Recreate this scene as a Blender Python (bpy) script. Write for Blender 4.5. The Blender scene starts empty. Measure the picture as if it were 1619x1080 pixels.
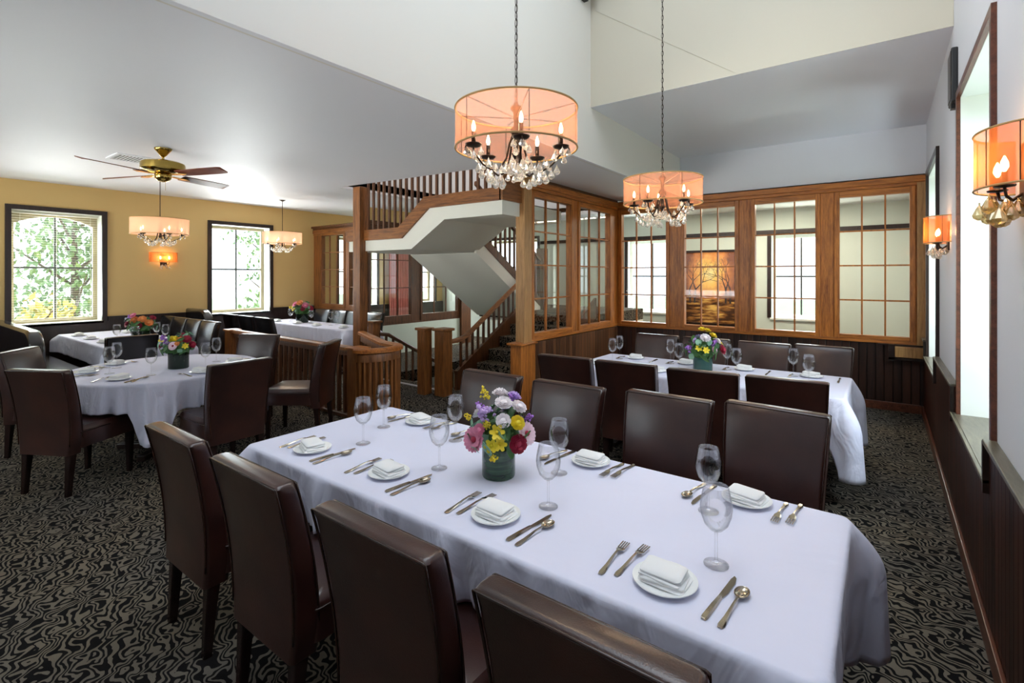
import bpy, bmesh, math, random
from math import sin, cos, pi, radians
from mathutils import Vector, Matrix
random.seed(7)
SC = bpy.context.scene
COL = SC.collection

# ------------------------------------------------------------------ camera
cd = bpy.data.cameras.new('camera')
cd.sensor_fit = 'HORIZONTAL'; cd.sensor_width = 36.0
cd.lens = 36.0 * 788 / 1619
cd.shift_y = -(540 - 435) / 1619.0
cd.clip_start = 0.03; cd.clip_end = 200
cam = bpy.data.objects.new('camera', cd); COL.objects.link(cam)
cam.location = (0, 0, 1.62)
cam.rotation_euler = (radians(90), 0, radians(36.75))
SC.camera = cam

# ------------------------------------------------------------------ world, exposure
SC.view_settings.view_transform = 'Standard'
SC.view_settings.look = 'None'
SC.view_settings.gamma = 1.0
SC.view_settings.exposure = 1.12
SC.view_settings.use_curve_mapping = False
SC.cycles.max_bounces = 10
SC.cycles.diffuse_bounces = 5
SC.cycles.transparent_max_bounces = 24
SC.cycles.transmission_bounces = 6
SC.cycles.caustics_reflective = False
SC.cycles.caustics_refractive = False
SC.cycles.sample_clamp_indirect = 6.0
SC.cycles.use_denoising = True
w = bpy.data.worlds.new('sky'); SC.world = w; w.use_nodes = True
bg = w.node_tree.nodes['Background']
bg.inputs[0].default_value = (0.80, 0.90, 1.0, 1)
bg.inputs[1].default_value = 2.0

def area(name, loc, rot, sx, sy, power, color=(1, 1, 1)):
    l = bpy.data.lights.new(name, 'AREA'); l.shape = 'RECTANGLE'; l.size = sx; l.size_y = sy
    l.energy = power; l.color = color
    o = bpy.data.objects.new(name, l); COL.objects.link(o)
    o.location = loc; o.rotation_euler = rot
    return o
DAY = (0.80, 0.90, 1.0)
# lamp added under the closed ceiling to brighten the tall dining bay
area('well_fill_lamp', (-1.05, 1.6, 5.35), (0, 0, 0), 2.0, 4.6, 54, DAY)
# daylight outside the windows, above the line of sight
area('daylight_left', (-12.2, 3.4, 4.4), (0, radians(-58), 0), 3.0, 9.0, 1100, (0.93, 0.96, 1.0))
area('daylight_left_back', (-12.0, 8.0, 4.4), (0, radians(-55), 0), 3.0, 4.0, 500, (0.95, 0.97, 1.0))
area('daylight_right', (1.9, 4.5, 3.7), (0, radians(52), 0), 2.2, 6.5, 230, DAY)
area('daylight_back', (-3.4, 12.2, 4.2), (radians(-58), 0, 0), 9.0, 3.0, 1500, (0.97, 1.0, 0.97))
area('daylight_front', (-5.0, -4.6, 3.9), (radians(60), 0, 0), 9.0, 2.6, 90, (1.0, 0.93, 0.84))
# lamps added outside to brighten the ceilings, like light thrown up by the ground
area('ground_bounce_left', (-16.5, 3.4, -.9), (0, radians(-150), 0), 8.0, 14.0, 5200, (0.97, 0.98, 1.0))
area('ground_bounce_left_near', (-11.6, 3.4, -.4), (0, radians(-125), 0), 1.6, 7.0, 500, (0.97, 0.98, 1.0))
area('ground_bounce_front', (-5.6, -8.0, -.9), (radians(150), 0, 0), 12.0, 7.0, 4600, (1.0, 0.97, 0.93))
area('ground_bounce_right', (1.6, 4.6, -.3), (0, radians(125), 0), 1.2, 4.5, 150, DAY)
area('ground_bounce_back', (-3.4, 11.4, -.3), (radians(-125), 0, 0), 6.0, 1.4, 400, (0.97, 1.0, 0.97))
area('stairwell_fill_lamp', (-4.9, 6.4, 5.1), (0, 0, 0), 2.2, 3.6, 26, (1.0, 0.88, 0.75))  # lamp added under the closed shaft ceiling to brighten the stairwell
# lamp added to brighten the room beyond the glazed screen, without a fixture
area('back_room_fill', (-1.6, 8.8, 2.76), (0, 0, 0), 2.2, .5, 36, (1.0, 0.90, 0.75))

# ------------------------------------------------------------------ material helpers
class NT:
    def __init__(s, name):
        m = bpy.data.materials.new(name); m.use_nodes = True
        s.m = m; s.t = m.node_tree; s.n = s.t.nodes; s.n.clear()
        s.out = s.n.new('ShaderNodeOutputMaterial')
    def add(s, typ, **kw):
        n = s.n.new(typ)
        for k, v in kw.items():
            if k.startswith('i_'): n.inputs[k[2:]].default_value = v
            else: setattr(n, k, v)
        return n
    def link(s, a, b): s.t.links.new(a, b)
    def math(s, op, a, b=None, clamp=False):
        n = s.n.new('ShaderNodeMath'); n.operation = op; n.use_clamp = clamp
        for i, v in enumerate((a, b)):
            if v is None: continue
            if isinstance(v, (int, float)): n.inputs[i].default_value = v
            else: s.link(v, n.inputs[i])
        return n.outputs[0]
    def coord(s, scale=(1, 1, 1), rot=(0, 0, 0), kind='Object'):
        tc = s.n.new('ShaderNodeTexCoord'); mp = s.n.new('ShaderNodeMapping')
        mp.inputs['Scale'].default_value = scale; mp.inputs['Rotation'].default_value = rot
        s.link(tc.outputs[kind], mp.inputs['Vector']); return mp.outputs[0]
    def world(s, scale=(1, 1, 1)):
        g = s.n.new('ShaderNodeNewGeometry'); mp = s.n.new('ShaderNodeMapping')
        mp.inputs['Scale'].default_value = scale
        s.link(g.outputs['Position'], mp.inputs['Vector']); return mp.outputs[0]
    def noise(s, vec, scale, detail=3, rough=0.5, dist=0.0):
        n = s.n.new('ShaderNodeTexNoise'); n.inputs['Scale'].default_value = scale
        n.inputs['Detail'].default_value = detail; n.inputs['Roughness'].default_value = rough
        n.inputs['Distortion'].default_value = dist
        s.link(vec, n.inputs['Vector']); return n.outputs[0]
    def ramp(s, fac, stops):
        n = s.n.new('ShaderNodeValToRGB'); e = n.color_ramp.elements
        while len(e) < len(stops): e.new(0.5)
        for i, (p, c) in enumerate(stops):
            e[i].position = p; e[i].color = (*c, 1) if len(c) == 3 else c
        s.link(fac, n.inputs[0]); return n.outputs[0]
    def mix(s, fac, a, b, mode='MIX'):
        n = s.n.new('ShaderNodeMix'); n.data_type = 'RGBA'; n.blend_type = mode
        for i, v in ((0, fac), (6, a), (7, b)):
            if isinstance(v, (int, float)): n.inputs[i].default_value = v
            elif isinstance(v, tuple): n.inputs[i].default_value = (*v, 1)
            else: s.link(v, n.inputs[i])
        return n.outputs[2]
    def bump(s, h, strength=0.3, dist=0.01):
        n = s.n.new('ShaderNodeBump'); n.inputs['Strength'].default_value = strength
        n.inputs['Distance'].default_value = dist; s.link(h, n.inputs['Height']); return n.outputs[0]
    def pbr(s, color, rough=0.5, metal=0.0, normal=None, spec=0.5, **kw):
        b = s.n.new('ShaderNodeBsdfPrincipled')
        def put(k, v):
            if isinstance(v, (int, float)): b.inputs[k].default_value = v
            elif isinstance(v, tuple): b.inputs[k].default_value = (*v, 1) if len(v) == 3 else v
            else: s.link(v, b.inputs[k])
        put('Base Color', color); put('Roughness', rough); put('Metallic', metal)
        put('Specular IOR Level', spec)
        for k, v in kw.items(): put(k, v)
        if normal is not None: s.link(normal, b.inputs['Normal'])
        s.link(b.outputs[0], s.out.inputs[0]); return s.m

def plain(name, col, rough=0.5, metal=0.0, var=0.08, scale=8.0, bump=0.0, spec=0.5):
    t = NT(name); v = t.coord(); n = t.noise(v, scale, 4)
    a = tuple(c * (1 - var) for c in col); b = tuple(min(1, c * (1 + var)) for c in col)
    c = t.ramp(n, [(0.3, a), (0.7, b)])
    nm = t.bump(t.noise(v, scale * 12, 3), bump, 0.004) if bump else None
    return t.pbr(c, rough, metal, nm, spec)

def wood(name, dark, light, rough=0.38, grain=(1, 1, 14), scale=3.0, world=True):
    """fine streaks along the long axis: grain gives the stretch per axis"""
    t = NT(name); v = t.world(grain) if world else t.coord(grain)
    n1 = t.noise(v, scale, 6, 0.65, 0.6)
    n2 = t.noise(v, scale * 5, 3, 0.5, 0.2)
    f = t.math('ADD', t.math('MULTIPLY', n1, 0.75), t.math('MULTIPLY', n2, 0.25))
    c = t.ramp(f, [(0.34, dark), (0.62, light)])
    return t.pbr(c, rough, 0, t.bump(f, 0.12, 0.004), 0.5)

def boards(name, dark, light, axis, pitch=0.085, rough=0.4, spec=.5):
    """vertical tongue-and-groove boards; axis 0 or 1 = direction across the boards"""
    t = NT(name); g = t.n.new('ShaderNodeNewGeometry'); sp = t.n.new('ShaderNodeSeparateXYZ')
    t.link(g.outputs['Position'], sp.inputs[0])
    a = t.math('DIVIDE', sp.outputs[axis], pitch)
    fr = t.math('FRACT', a); fl = t.math('FLOOR', a)
    wn = t.n.new('ShaderNodeTexWhiteNoise'); wn.noise_dimensions = '1D'; t.link(fl, wn.inputs['W'])
    d = t.math('ABSOLUTE', t.math('SUBTRACT', fr, 0.5))
    groove = t.math('GREATER_THAN', d, 0.455)
    v = t.world((6, 6, 0.5)); n = t.noise(v, 4, 5, 0.65, 0.5)
    f = t.math('ADD', t.math('MULTIPLY', n, 0.7), t.math('MULTIPLY', wn.outputs[0], 0.35))
    c = t.ramp(f, [(0.3, dark), (0.75, light)])
    c = t.mix(groove, c, tuple(x * 0.15 for x in dark))
    h = t.math('SUBTRACT', 1.0, t.math('MULTIPLY', t.math('SUBTRACT', d, 0.40, True), 14, True))
    return t.pbr(c, rough, 0, t.bump(h, 0.6, 0.01), spec)

def emis(name, col, strength):
    t = NT(name); e = t.add('ShaderNodeEmission'); e.inputs[0].default_value = (*col, 1)
    e.inputs[1].default_value = strength; t.link(e.outputs[0], t.out.inputs[0]); return t.m

def thin_glass(name, center, edge, gloss=0.35, rough=0.01):
    t = NT(name); lw = t.add('ShaderNodeLayerWeight'); lw.inputs[0].default_value = 0.35
    tr = t.add('ShaderNodeBsdfTransparent')
    t.link(t.ramp(lw.outputs['Facing'], [(0.35, center), (0.95, edge)]), tr.inputs[0])
    gl = t.add('ShaderNodeBsdfGlossy'); gl.inputs['Roughness'].default_value = rough
    mx = t.add('ShaderNodeMixShader')
    t.link(t.math('MULTIPLY', lw.outputs['Fresnel'], gloss), mx.inputs[0])
    t.link(tr.outputs[0], mx.inputs[1]); t.link(gl.outputs[0], mx.inputs[2])
    t.link(mx.outputs[0], t.out.inputs[0]); return t.m

def sheer(name, col, opacity, ribs=0.0):
    t = NT(name); tr = t.add('ShaderNodeBsdfTransparent'); tr.inputs[0].default_value = (1, 0.93, 0.86, 1)
    df = t.add('ShaderNodeBsdfDiffuse'); tl = t.add('ShaderNodeBsdfTranslucent')
    v = t.coord((1, 1, 1)); c = t.ramp(t.noise(v, 6, 1), [(0.3, tuple(x * 0.95 for x in col)), (0.7, col)])
    t.link(c, df.inputs[0]); t.link(c, tl.inputs[0])
    m1 = t.add('ShaderNodeMixShader'); m1.inputs[0].default_value = 0.55
    t.link(df.outputs[0], m1.inputs[1]); t.link(tl.outputs[0], m1.inputs[2])
    m2 = t.add('ShaderNodeMixShader'); m2.inputs[0].default_value = opacity
    t.link(tr.outputs[0], m2.inputs[1]); t.link(m1.outputs[0], m2.inputs[2])
    t.link(m2.outputs[0], t.out.inputs[0]); return t.m

M = {}
# painted surfaces
def paint(name, col, rough=0.6, bump=0.05, spec=0.4):
    t = NT(name); v = t.world(); n = t.noise(v, 0.7, 3)
    c = t.ramp(n, [(0.3, tuple(x * 0.97 for x in col)), (0.7, col)])
    return t.pbr(c, rough, 0, t.bump(t.noise(v, 3.0, 3), bump, 0.02), spec)
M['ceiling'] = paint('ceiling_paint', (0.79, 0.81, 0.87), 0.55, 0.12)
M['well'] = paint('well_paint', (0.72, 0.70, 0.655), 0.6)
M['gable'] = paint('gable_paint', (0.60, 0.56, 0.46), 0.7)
M['yellow'] = paint('yellow_paint', (0.68, 0.47, 0.19), 0.55)
M['wall_pale'] = paint('pale_wall_paint', (0.73, 0.745, 0.80), 0.55)
M['green_pale'] = paint('pale_green_paint', (0.62, 0.68, 0.60), 0.6)
M['stair_paint'] = paint('stair_plaster', (0.84, 0.84, 0.76), 0.6)
M['reveal'] = paint('reveal_paint', (0.84, 0.87, 0.82), 0.55)
M['mint'] = paint('mint_paint', (0.62, 0.66, 0.60), 0.6)
# woods
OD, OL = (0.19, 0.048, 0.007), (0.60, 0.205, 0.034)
M['oak_z'] = wood('oak_upright', OD, OL, grain=(14, 14, 1))
M['oak_x'] = wood('oak_along_x', OD, OL, grain=(1, 14, 14))
M['oak_y'] = wood('oak_along_y', OD, OL, grain=(14, 1, 14))
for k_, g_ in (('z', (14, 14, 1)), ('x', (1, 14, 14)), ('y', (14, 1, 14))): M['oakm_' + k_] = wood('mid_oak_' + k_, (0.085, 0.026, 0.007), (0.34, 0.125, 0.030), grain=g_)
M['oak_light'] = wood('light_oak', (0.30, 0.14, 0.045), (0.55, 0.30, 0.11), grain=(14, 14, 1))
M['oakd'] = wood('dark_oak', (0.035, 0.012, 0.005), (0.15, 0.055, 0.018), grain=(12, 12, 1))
M['espresso'] = wood('espresso_wood', (0.008, 0.004, 0.003), (0.030, 0.014, 0.010), 0.3, grain=(10, 10, 1))
M['ledge'] = wood('grey_brown_ledge', (0.07, 0.06, 0.04), (0.16, 0.14, 0.095), 0.3, grain=(8, 1, 8))
M['boards_brown'] = boards('brown_boards', (0.055, 0.020, 0.008), (0.19, 0.075, 0.028), 1)
M['boards_dark_x'] = boards('dark_boards_across_x', (0.014, 0.005, 0.003), (0.060, 0.022, 0.012), 0)
M['boards_dark_y'] = boards('dark_boards_across_y', (0.016, 0.005, 0.003), (0.070, 0.020, 0.011), 1, 0.075, .45, .18)
M['base_wood'] = wood('red_brown_base', (0.05, 0.015, 0.008), (0.16, 0.05, 0.025), 0.3, grain=(8, 1, 8))
# leather
def leather(name, a, b, rough=0.28):
    t = NT(name); v = t.coord(); n = t.noise(v, 5, 4)
    c = t.ramp(n, [(0.3, a), (0.7, b)])
    vo = t.add('ShaderNodeTexVoronoi'); vo.inputs['Scale'].default_value = 260; t.link(v, vo.inputs['Vector'])
    h = t.math('ADD', t.math('MULTIPLY', vo.outputs[0], 0.3), t.math('MULTIPLY', t.noise(v, 9, 3), 1.2))
    return t.pbr(c, rough, 0, t.bump(h, 0.10, 0.01), 0.6, **{'Coat Weight': 0.25, 'Coat Roughness': 0.2})
M['leather'] = leather('brown_leather', (0.020, 0.0065, 0.0055), (0.050, 0.0155, 0.0105))
M['leather_b'] = leather('black_leather', (0.008, 0.008, 0.010), (0.020, 0.019, 0.022), 0.15)
M['piping'] = plain('leather_piping', (0.030, 0.012, 0.008), 0.25)
M['leg'] = wood('chair_leg_wood', (0.006, 0.003, 0.003), (0.022, 0.008, 0.006), 0.25, grain=(12, 12, 1), world=False)
# cloth and table things
def linen(name, col):
    t = NT(name); v = t.coord(); n = t.noise(v, 2.2, 3, 0.55, 0.6)
    h = t.math('ADD', t.math('MULTIPLY', n, 1.0), t.math('MULTIPLY', t.noise(v, 9, 3), 0.18))
    g = t.n.new('ShaderNodeNewGeometry'); sp = t.n.new('ShaderNodeSeparateXYZ'); t.link(g.outputs['True Normal'], sp.inputs[0])
    hang = t.math('SUBTRACT', 1.0, t.math('ABSOLUTE', sp.outputs[2]), True)     # crumples only where the cloth hangs
    cr = t.noise(t.coord((1, 1, .55)), 5.0, 3, 0.55, 1.6)
    h = t.math('ADD', h, t.math('MULTIPLY', t.math('MULTIPLY', cr, hang), 2.6))
    return t.pbr(t.ramp(n, [(0.3, tuple(x * 0.97 for x in col)), (0.7, col)]), 0.75, 0, t.bump(h, 0.45, 0.02), 0.25)
M['cloth'] = linen('white_linen', (0.73, 0.735, 0.88))
M['napkin'] = linen('napkin_linen', (0.86, 0.86, 0.86))
M['china'] = plain('white_china', (0.86, 0.87, 0.86), 0.12, var=0.01)
M['silver'] = plain('silver_cutlery', (0.42, 0.36, 0.28), 0.16, 1.0, var=0.1)
M['glass'] = thin_glass('clear_glass', (0.996, 0.996, 0.996), (0.80, 0.80, 0.81), 0.38)
M['pane'] = thin_glass('window_pane', (0.97, 0.98, 0.97), (0.88, 0.90, 0.88), 0.18)
def cut_glass(name, tint, refl, body):
    t = NT(name); lw = t.add('ShaderNodeLayerWeight'); lw.inputs[0].default_value = .45
    tr = t.add('ShaderNodeBsdfTransparent'); tr.inputs[0].default_value = (*tint, 1)
    gl = t.add('ShaderNodeBsdfGlossy'); gl.inputs['Roughness'].default_value = .12; gl.inputs[0].default_value = (*refl, 1)
    tl = t.add('ShaderNodeBsdfTranslucent'); tl.inputs[0].default_value = (*body, 1)
    a1 = t.add('ShaderNodeMixShader'); a1.inputs[0].default_value = .5; t.link(gl.outputs[0], a1.inputs[1]); t.link(tl.outputs[0], a1.inputs[2])
    a2 = t.add('ShaderNodeMixShader'); t.link(t.math('ADD', t.math('MULTIPLY', lw.outputs['Facing'], .5), .42), a2.inputs[0])
    t.link(tr.outputs[0], a2.inputs[1]); t.link(a1.outputs[0], a2.inputs[2]); t.link(a2.outputs[0], t.out.inputs[0]); return t.m
M['crystal'] = cut_glass('crystal', (.92, .90, .84), (1, 1, 1), (.95, .93, .88))
M['amber'] = cut_glass('smoky_amber_glass', (.85, .76, .54), (1, .93, .72), (.80, .66, .36))
# carpet: curling two-tone lines
t = NT('swirl_carpet'); v = t.world((1, 1, 1))
sp = t.n.new('ShaderNodeSeparateXYZ'); t.link(v, sp.inputs[0])
n = t.noise(v, 11.0, 1, 0.5, 0.4)
base = t.math('ADD', t.math('MULTIPLY', sp.outputs[0], 85.0), t.math('MULTIPLY', sp.outputs[1], 150.0))
f = t.math('SINE', t.math('ADD', base, t.math('MULTIPLY', n, 40.0)))
n2 = t.noise(v, 30, 2)
f = t.math('ADD', f, t.math('MULTIPLY', t.math('SUBTRACT', n2, 0.5), 2.2))
fib = t.noise(v, 420, 2)
lc = t.ramp(t.noise(v, 1.2, 2), [(0.35, (0.19, 0.168, 0.142)), (0.65, (0.27, 0.222, 0.160))])
c = t.mix(t.math('GREATER_THAN', f, -0.05), lc, (0.010, 0.009, 0.009))
c = t.mix(t.math('MULTIPLY', fib, 0.6), c, (0.0, 0.0, 0.0))
M['carpet'] = t.pbr(c, 0.95, 0, t.bump(fib, 0.5, 0.004), 0.1)
# metals
M['iron'] = plain('dark_bronze', (0.035, 0.022, 0.016), 0.35, 0.8)
M['brass'] = plain('polished_brass', (0.55, 0.38, 0.10), 0.16, 1.0, var=0.15)
M['black'] = plain('black_plastic', (0.012, 0.012, 0.013), 0.4)
M['fan_red'] = wood('mahogany_blade', (0.06, 0.012, 0.008), (0.20, 0.05, 0.03), 0.28, grain=(2, 12, 12), world=False)
M['shade'] = sheer('peach_organza', (0.94, 0.42, 0.26), 0.36)
M['shade_pink'] = sheer('pink_organza', (0.98, 0.62, 0.46), 0.66)
M['shade_amber'] = sheer('amber_organza', (0.90, 0.27, 0.07), 0.62)
M['rim'] = plain('gold_ribbon', (0.45, 0.28, 0.10), 0.5)
M['flame'] = emis('candle_bulb', (1.0, 0.62, 0.30), 16)
M['tan'] = plain('tan_sash_paint', (0.30, 0.25, 0.15), 0.5)
M['sash_dark'] = plain('dark_sash_paint', (0.05, 0.055, 0.05), 0.4)
M['blind'] = plain('cream_blind', (0.62, 0.60, 0.50), 0.5)
M['red'] = plain('salmon_curtain', (0.62, 0.20, 0.17), 0.8)
M['vent'] = plain('painted_vent', (0.55, 0.55, 0.56), 0.5)

# ------------------------------------------------------------------ mesh helpers
class MB:
    def __init__(s): s.bm = bmesh.new()
    def box(s, x0, y0, z0, x1, y1, z1, mat=None):
        P = [(x0, y0, z0), (x1, y0, z0), (x1, y1, z0), (x0, y1, z0), (x0, y0, z1), (x1, y0, z1), (x1, y1, z1), (x0, y1, z1)]
        if mat is not None: P = [mat @ Vector(p) for p in P]
        v = [s.bm.verts.new(p) for p in P]
        for f in ((3, 2, 1, 0), (4, 5, 6, 7), (0, 1, 5, 4), (1, 2, 6, 5), (2, 3, 7, 6), (3, 0, 4, 7)):
            s.bm.faces.new([v[i] for i in f])
        return s
    def poly(s, pts, flip=False):
        v = [s.bm.verts.new(p) for p in pts]
        s.bm.faces.new(v[::-1] if flip else v); return s
    def prism(s, pts, vec):
        """pts: planar outline, extruded by vec"""
        vec = Vector(vec); a = [s.bm.verts.new(p) for p in pts]; b = [s.bm.verts.new(Vector(p) + vec) for p in pts]
        s.bm.faces.new(a[::-1]); s.bm.faces.new(b); n = len(a)
        for i in range(n): s.bm.faces.new((a[i], a[(i + 1) % n], b[(i + 1) % n], b[i]))
        return s
    def loft(s, rings, cap=True, closed=True):
        R = [[s.bm.verts.new(p) for p in r] for r in rings]; n = len(R[0])
        for a, b in zip(R, R[1:]):
            for i in range(n if closed else n - 1):
                try: s.bm.faces.new((a[i], a[(i + 1) % n], b[(i + 1) % n], b[i]))
                except ValueError: pass
        if cap and n > 2:
            s.bm.faces.new(R[0][::-1]); s.bm.faces.new(R[-1])
        return s
    def tube(s, pts, r, seg=8, cap=True):
        pts = [Vector(p) for p in pts]; rings = []
        rr = r if isinstance(r, (list, tuple)) else [r] * len(pts)
        prev = None
        for i, p in enumerate(pts):
            d = (pts[min(i + 1, len(pts) - 1)] - pts[max(i - 1, 0)]).normalized()
            if prev is None:
                up = Vector((0, 0, 1)) if abs(d.z) < 0.9 else Vector((1, 0, 0))
                a = d.cross(up).normalized()
            else:
                a = (prev - d * prev.dot(d)).normalized()
            prev = a; b = d.cross(a)
            rings.append([p + (a * cos(2 * pi * k / seg) + b * sin(2 * pi * k / seg)) * rr[i] for k in range(seg)])
        return s.loft(rings, cap)
    def rail(s, pts, w, h):
        """rectangular section following a path (w across, h up)"""
        pts = [Vector(p) for p in pts]; rings = []
        for i, p in enumerate(pts):
            d = (pts[min(i + 1, len(pts) - 1)] - pts[max(i - 1, 0)]); dh = Vector((d.x, d.y, 0)).normalized()
            a = Vector((dh.y, -dh.x, 0)) * w / 2
            sec = [(-1, -.5), (1, -.5), (1.0, .15), (.7, .42), (0, .5), (-.7, .42), (-1.0, .15)]
            rings.append([p + a * q + Vector((0, 0, h * z)) for q, z in sec])
        return s.loft(rings)
    def lathe(s, prof, seg=24, c=(0, 0, 0), cap=True):
        c = Vector(c)
        return s.loft([[c + Vector((r * cos(2 * pi * k / seg), r * sin(2 * pi * k / seg), z)) for k in range(seg)] for r, z in prof], cap)
    def ball(s, c, rx, ry=None, rz=None, sub=2, jit=0.0):
        ry = rx if ry is None else ry; rz = rx if rz is None else rz
        r = bmesh.ops.create_icosphere(s.bm, subdivisions=sub, radius=1.0)
        for v in r['verts']:
            k = 1 + random.uniform(-jit, jit)
            v.co = Vector((v.co.x * rx * k, v.co.y * ry * k, v.co.z * rz * k)) + Vector(c)
        return s
    def build(s, name, mat, parent=None, smooth=False, bevel=0.0, label=None, flip=True):
        if flip: bmesh.ops.recalc_face_normals(s.bm, faces=s.bm.faces)
        me = bpy.data.meshes.new(name); s.bm.to_mesh(me); s.bm.free()
        for p in me.polygons: p.use_smooth = bool(smooth)
        me.materials.append(M[mat] if isinstance(mat, str) else mat)
        if smooth == 'auto':
            try: me.set_sharp_from_angle(angle=radians(38))
            except Exception: pass
        o = bpy.data.objects.new(name, me); COL.objects.link(o)
        if parent is not None: o.parent = parent
        if bevel:
            b = o.modifiers.new('bevel', 'BEVEL'); b.width = bevel; b.segments = 2; b.limit_method = 'ANGLE'
        if label: o['label'] = label
        return o

def tag(o, label, cat, group=None):
    o['label'] = label; o['category'] = cat
    if group: o['group'] = group
    return o
def thing(name, label, cat, loc=(0, 0, 0), rz=0.0, group=None, scale=1.0):
    o = bpy.data.objects.new(name, None); COL.objects.link(o); o.empty_display_size = 0.1
    o.location = loc; o.rotation_euler = (0, 0, rz); o.scale = (scale,) * 3
    return tag(o, label, cat, group)
def struct(mb, name, mat, **kw):
    o = mb.build(name, mat, **kw); o['kind'] = 'structure'; return o
KIDS = {}
def kids(o):
    return [c for c in COL.objects if c.parent is o]
def copy_tree(o, parent=None):
    c = o.copy(); COL.objects.link(c); c.parent = parent
    for ch in kids_of(o): copy_tree(ch, c)
    return c
def kids_of(o):
    return list(o.children)
def dup(root, label, loc, rz=0.0, group=None, scale=None):
    c = copy_tree(root); c.location = loc; c.rotation_euler = (0, 0, rz); c['label'] = label
    if group: c['group'] = group
    if scale: c.scale = (scale,) * 3
    return c
class Kit:
    """first call moves the original, later calls copy it"""
    def __init__(s, maker): s.maker = maker; s.root = None
    def put(s, label, loc, rz=0.0, group=None, scale=1.0):
        if s.root is None:
            s.root = s.maker(); r = s.root
            r.location = loc; r.rotation_euler = (0, 0, rz); r.scale = (scale,) * 3
            r['label'] = label
            if group: r['group'] = group
            return r
        c = copy_tree(s.root); c.location = loc; c.rotation_euler = (0, 0, rz); c.scale = (scale,) * 3
        c['label'] = label
        if group: c['group'] = group
        return c

# ------------------------------------------------------------------ room measures
XR, XL, YB, YF = 0.392, -9.90, 7.50, -2.30     # right wall, left wall, bay back partition, wall behind the camera
XW = -2.455                                    # edge of the tall well
XP = -3.48                                     # side partition
def zc(x): return 2.80 + 0.185 * (XW - x) / 7.445   # low ceiling rises a little to the left

# floor (with the stair opening), ceiling
f = MB()
for x0, x1, y0, y1 in ((-10.3, 1.2, YF - .3, 5.0), (-10.3, -6.45, 5.0, 10.3), (-4.98, 1.2, 5.0, 10.3), (-6.45, -4.98, 8.9, 10.3)):
    f.box(x0, y0, -0.2, x1, y1, 0)
struct(f, 'floor', 'carpet')
m = MB()
def ceil_slab(m, x0, x1, y0, y1):
    z0, z1 = zc(x0), zc(x1)
    m.loft([[(x0, y0, z0), (x1, y0, z1), (x1, y0, z1 + .15), (x0, y0, z0 + .15)],
            [(x0, y1, z0), (x1, y1, z1), (x1, y1, z1 + .15), (x0, y1, z0 + .15)]])
ceil_slab(m, XL - .3, XW - .001, YF - .3, 4.31)
ceil_slab(m, XL - .3, -6.35, 4.31, 10.3)
ceil_slab(m, -3.5, XW - .001, 4.31, YB + .1)
ceil_slab(m, -6.35, -3.5, 9.0, 10.3)
struct(m, 'ceiling', 'ceiling')
m = MB(); m.box(-3.5, YB + .12, 2.8, 1.2, 10.3, 2.95); struct(m, 'ceiling_back_room', 'well')
# the tall well over the bay
m = MB()
m.box(XW - .055, YF - .3, 2.801, XW, YB + .1, 5.6)                       # long side
struct(m, 'wall_well_side', 'well')
m = MB(); m.box(XW, 4.6605, 3.37, XR + .1, YB + .3, 3.55); struct(m, 'ceiling_well_low', 'ceiling')
m = MB(); m.box(XW, YB, 2.78, XR + .1, YB + .12, 3.38); struct(m, 'wall_well_back', 'wall_pale')
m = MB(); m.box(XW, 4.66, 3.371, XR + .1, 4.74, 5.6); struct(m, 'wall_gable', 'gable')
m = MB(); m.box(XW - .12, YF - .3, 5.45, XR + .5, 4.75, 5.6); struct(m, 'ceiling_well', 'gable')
def fill_lamp_frame(cx, cy, sx, sy, z):  # rim added around a fill lamp; the ceiling above it is closed
    m = MB(); a, b, e = sx / 2, sy / 2, .07
    m.box(cx - a - e, cy - b - e, z, cx + a + e, cy - b, z + .15); m.box(cx - a - e, cy + b, z, cx + a + e, cy + b + e, z + .15)
    m.box(cx - a - e, cy - b, z, cx - a, cy + b, z + .15); m.box(cx + a, cy - b, z, cx + a + e, cy + b, z + .15)
    NW0 = len([o for o in COL.objects if o.name.startswith('trim_skylight')]) + 1
    struct(m, 'trim_%d' % (90 + NW0 + int(cx < -3)), 'well')
fill_lamp_frame(-1.05, 1.6, 2.0, 4.6, 5.30)
fill_lamp_frame(-4.9, 6.4, 2.2, 3.6, 5.05)
# diagonal boxed seam on the gable face
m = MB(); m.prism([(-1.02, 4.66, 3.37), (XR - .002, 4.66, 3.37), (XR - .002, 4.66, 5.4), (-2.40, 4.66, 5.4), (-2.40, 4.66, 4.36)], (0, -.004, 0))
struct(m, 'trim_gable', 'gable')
m = MB(); m.box(XW, 4.38, 4.45, XW + .12, 4.56, 4.62); m.box(XW, 4.42, 4.40, XW + .05, 4.52, 4.68)
tag(m.build('wall_bracket', 'black', bevel=.005), 'small dark bracket high in the corner of the tall white ceiling well', 'bracket')

# ------------------------------------------------------------------ walls with openings
def wall_holes(name, axis, c0, c1, u0, u1, z0, z1, holes, mat):
    us = sorted({u0, u1, *[h[0] for h in holes], *[h[1] for h in holes]}); zs = sorted({z0, z1, *[h[2] for h in holes], *[h[3] for h in holes]})
    m = MB()
    for a, b in zip(us, us[1:]):
        for p, q in zip(zs, zs[1:]):
            if any(h[0] - 1e-6 <= a and b <= h[1] + 1e-6 and h[2] - 1e-6 <= p and q <= h[3] + 1e-6 for h in holes): continue
            if axis == 'x': m.box(a, c0, p, b, c1, q)
            else: m.box(c0, a, p, c1, b, q)
    return struct(m, name, mat)
# right wall (thick, deep window recesses)
RH = [(3.03, 4.28, .72, 2.76), (5.86, 7.10, .72, 2.70)]
wall_holes('wall_right', 'y', XR, .95, YF - .3, 10.3, 0, 5.6, RH, 'wall_pale')
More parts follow.
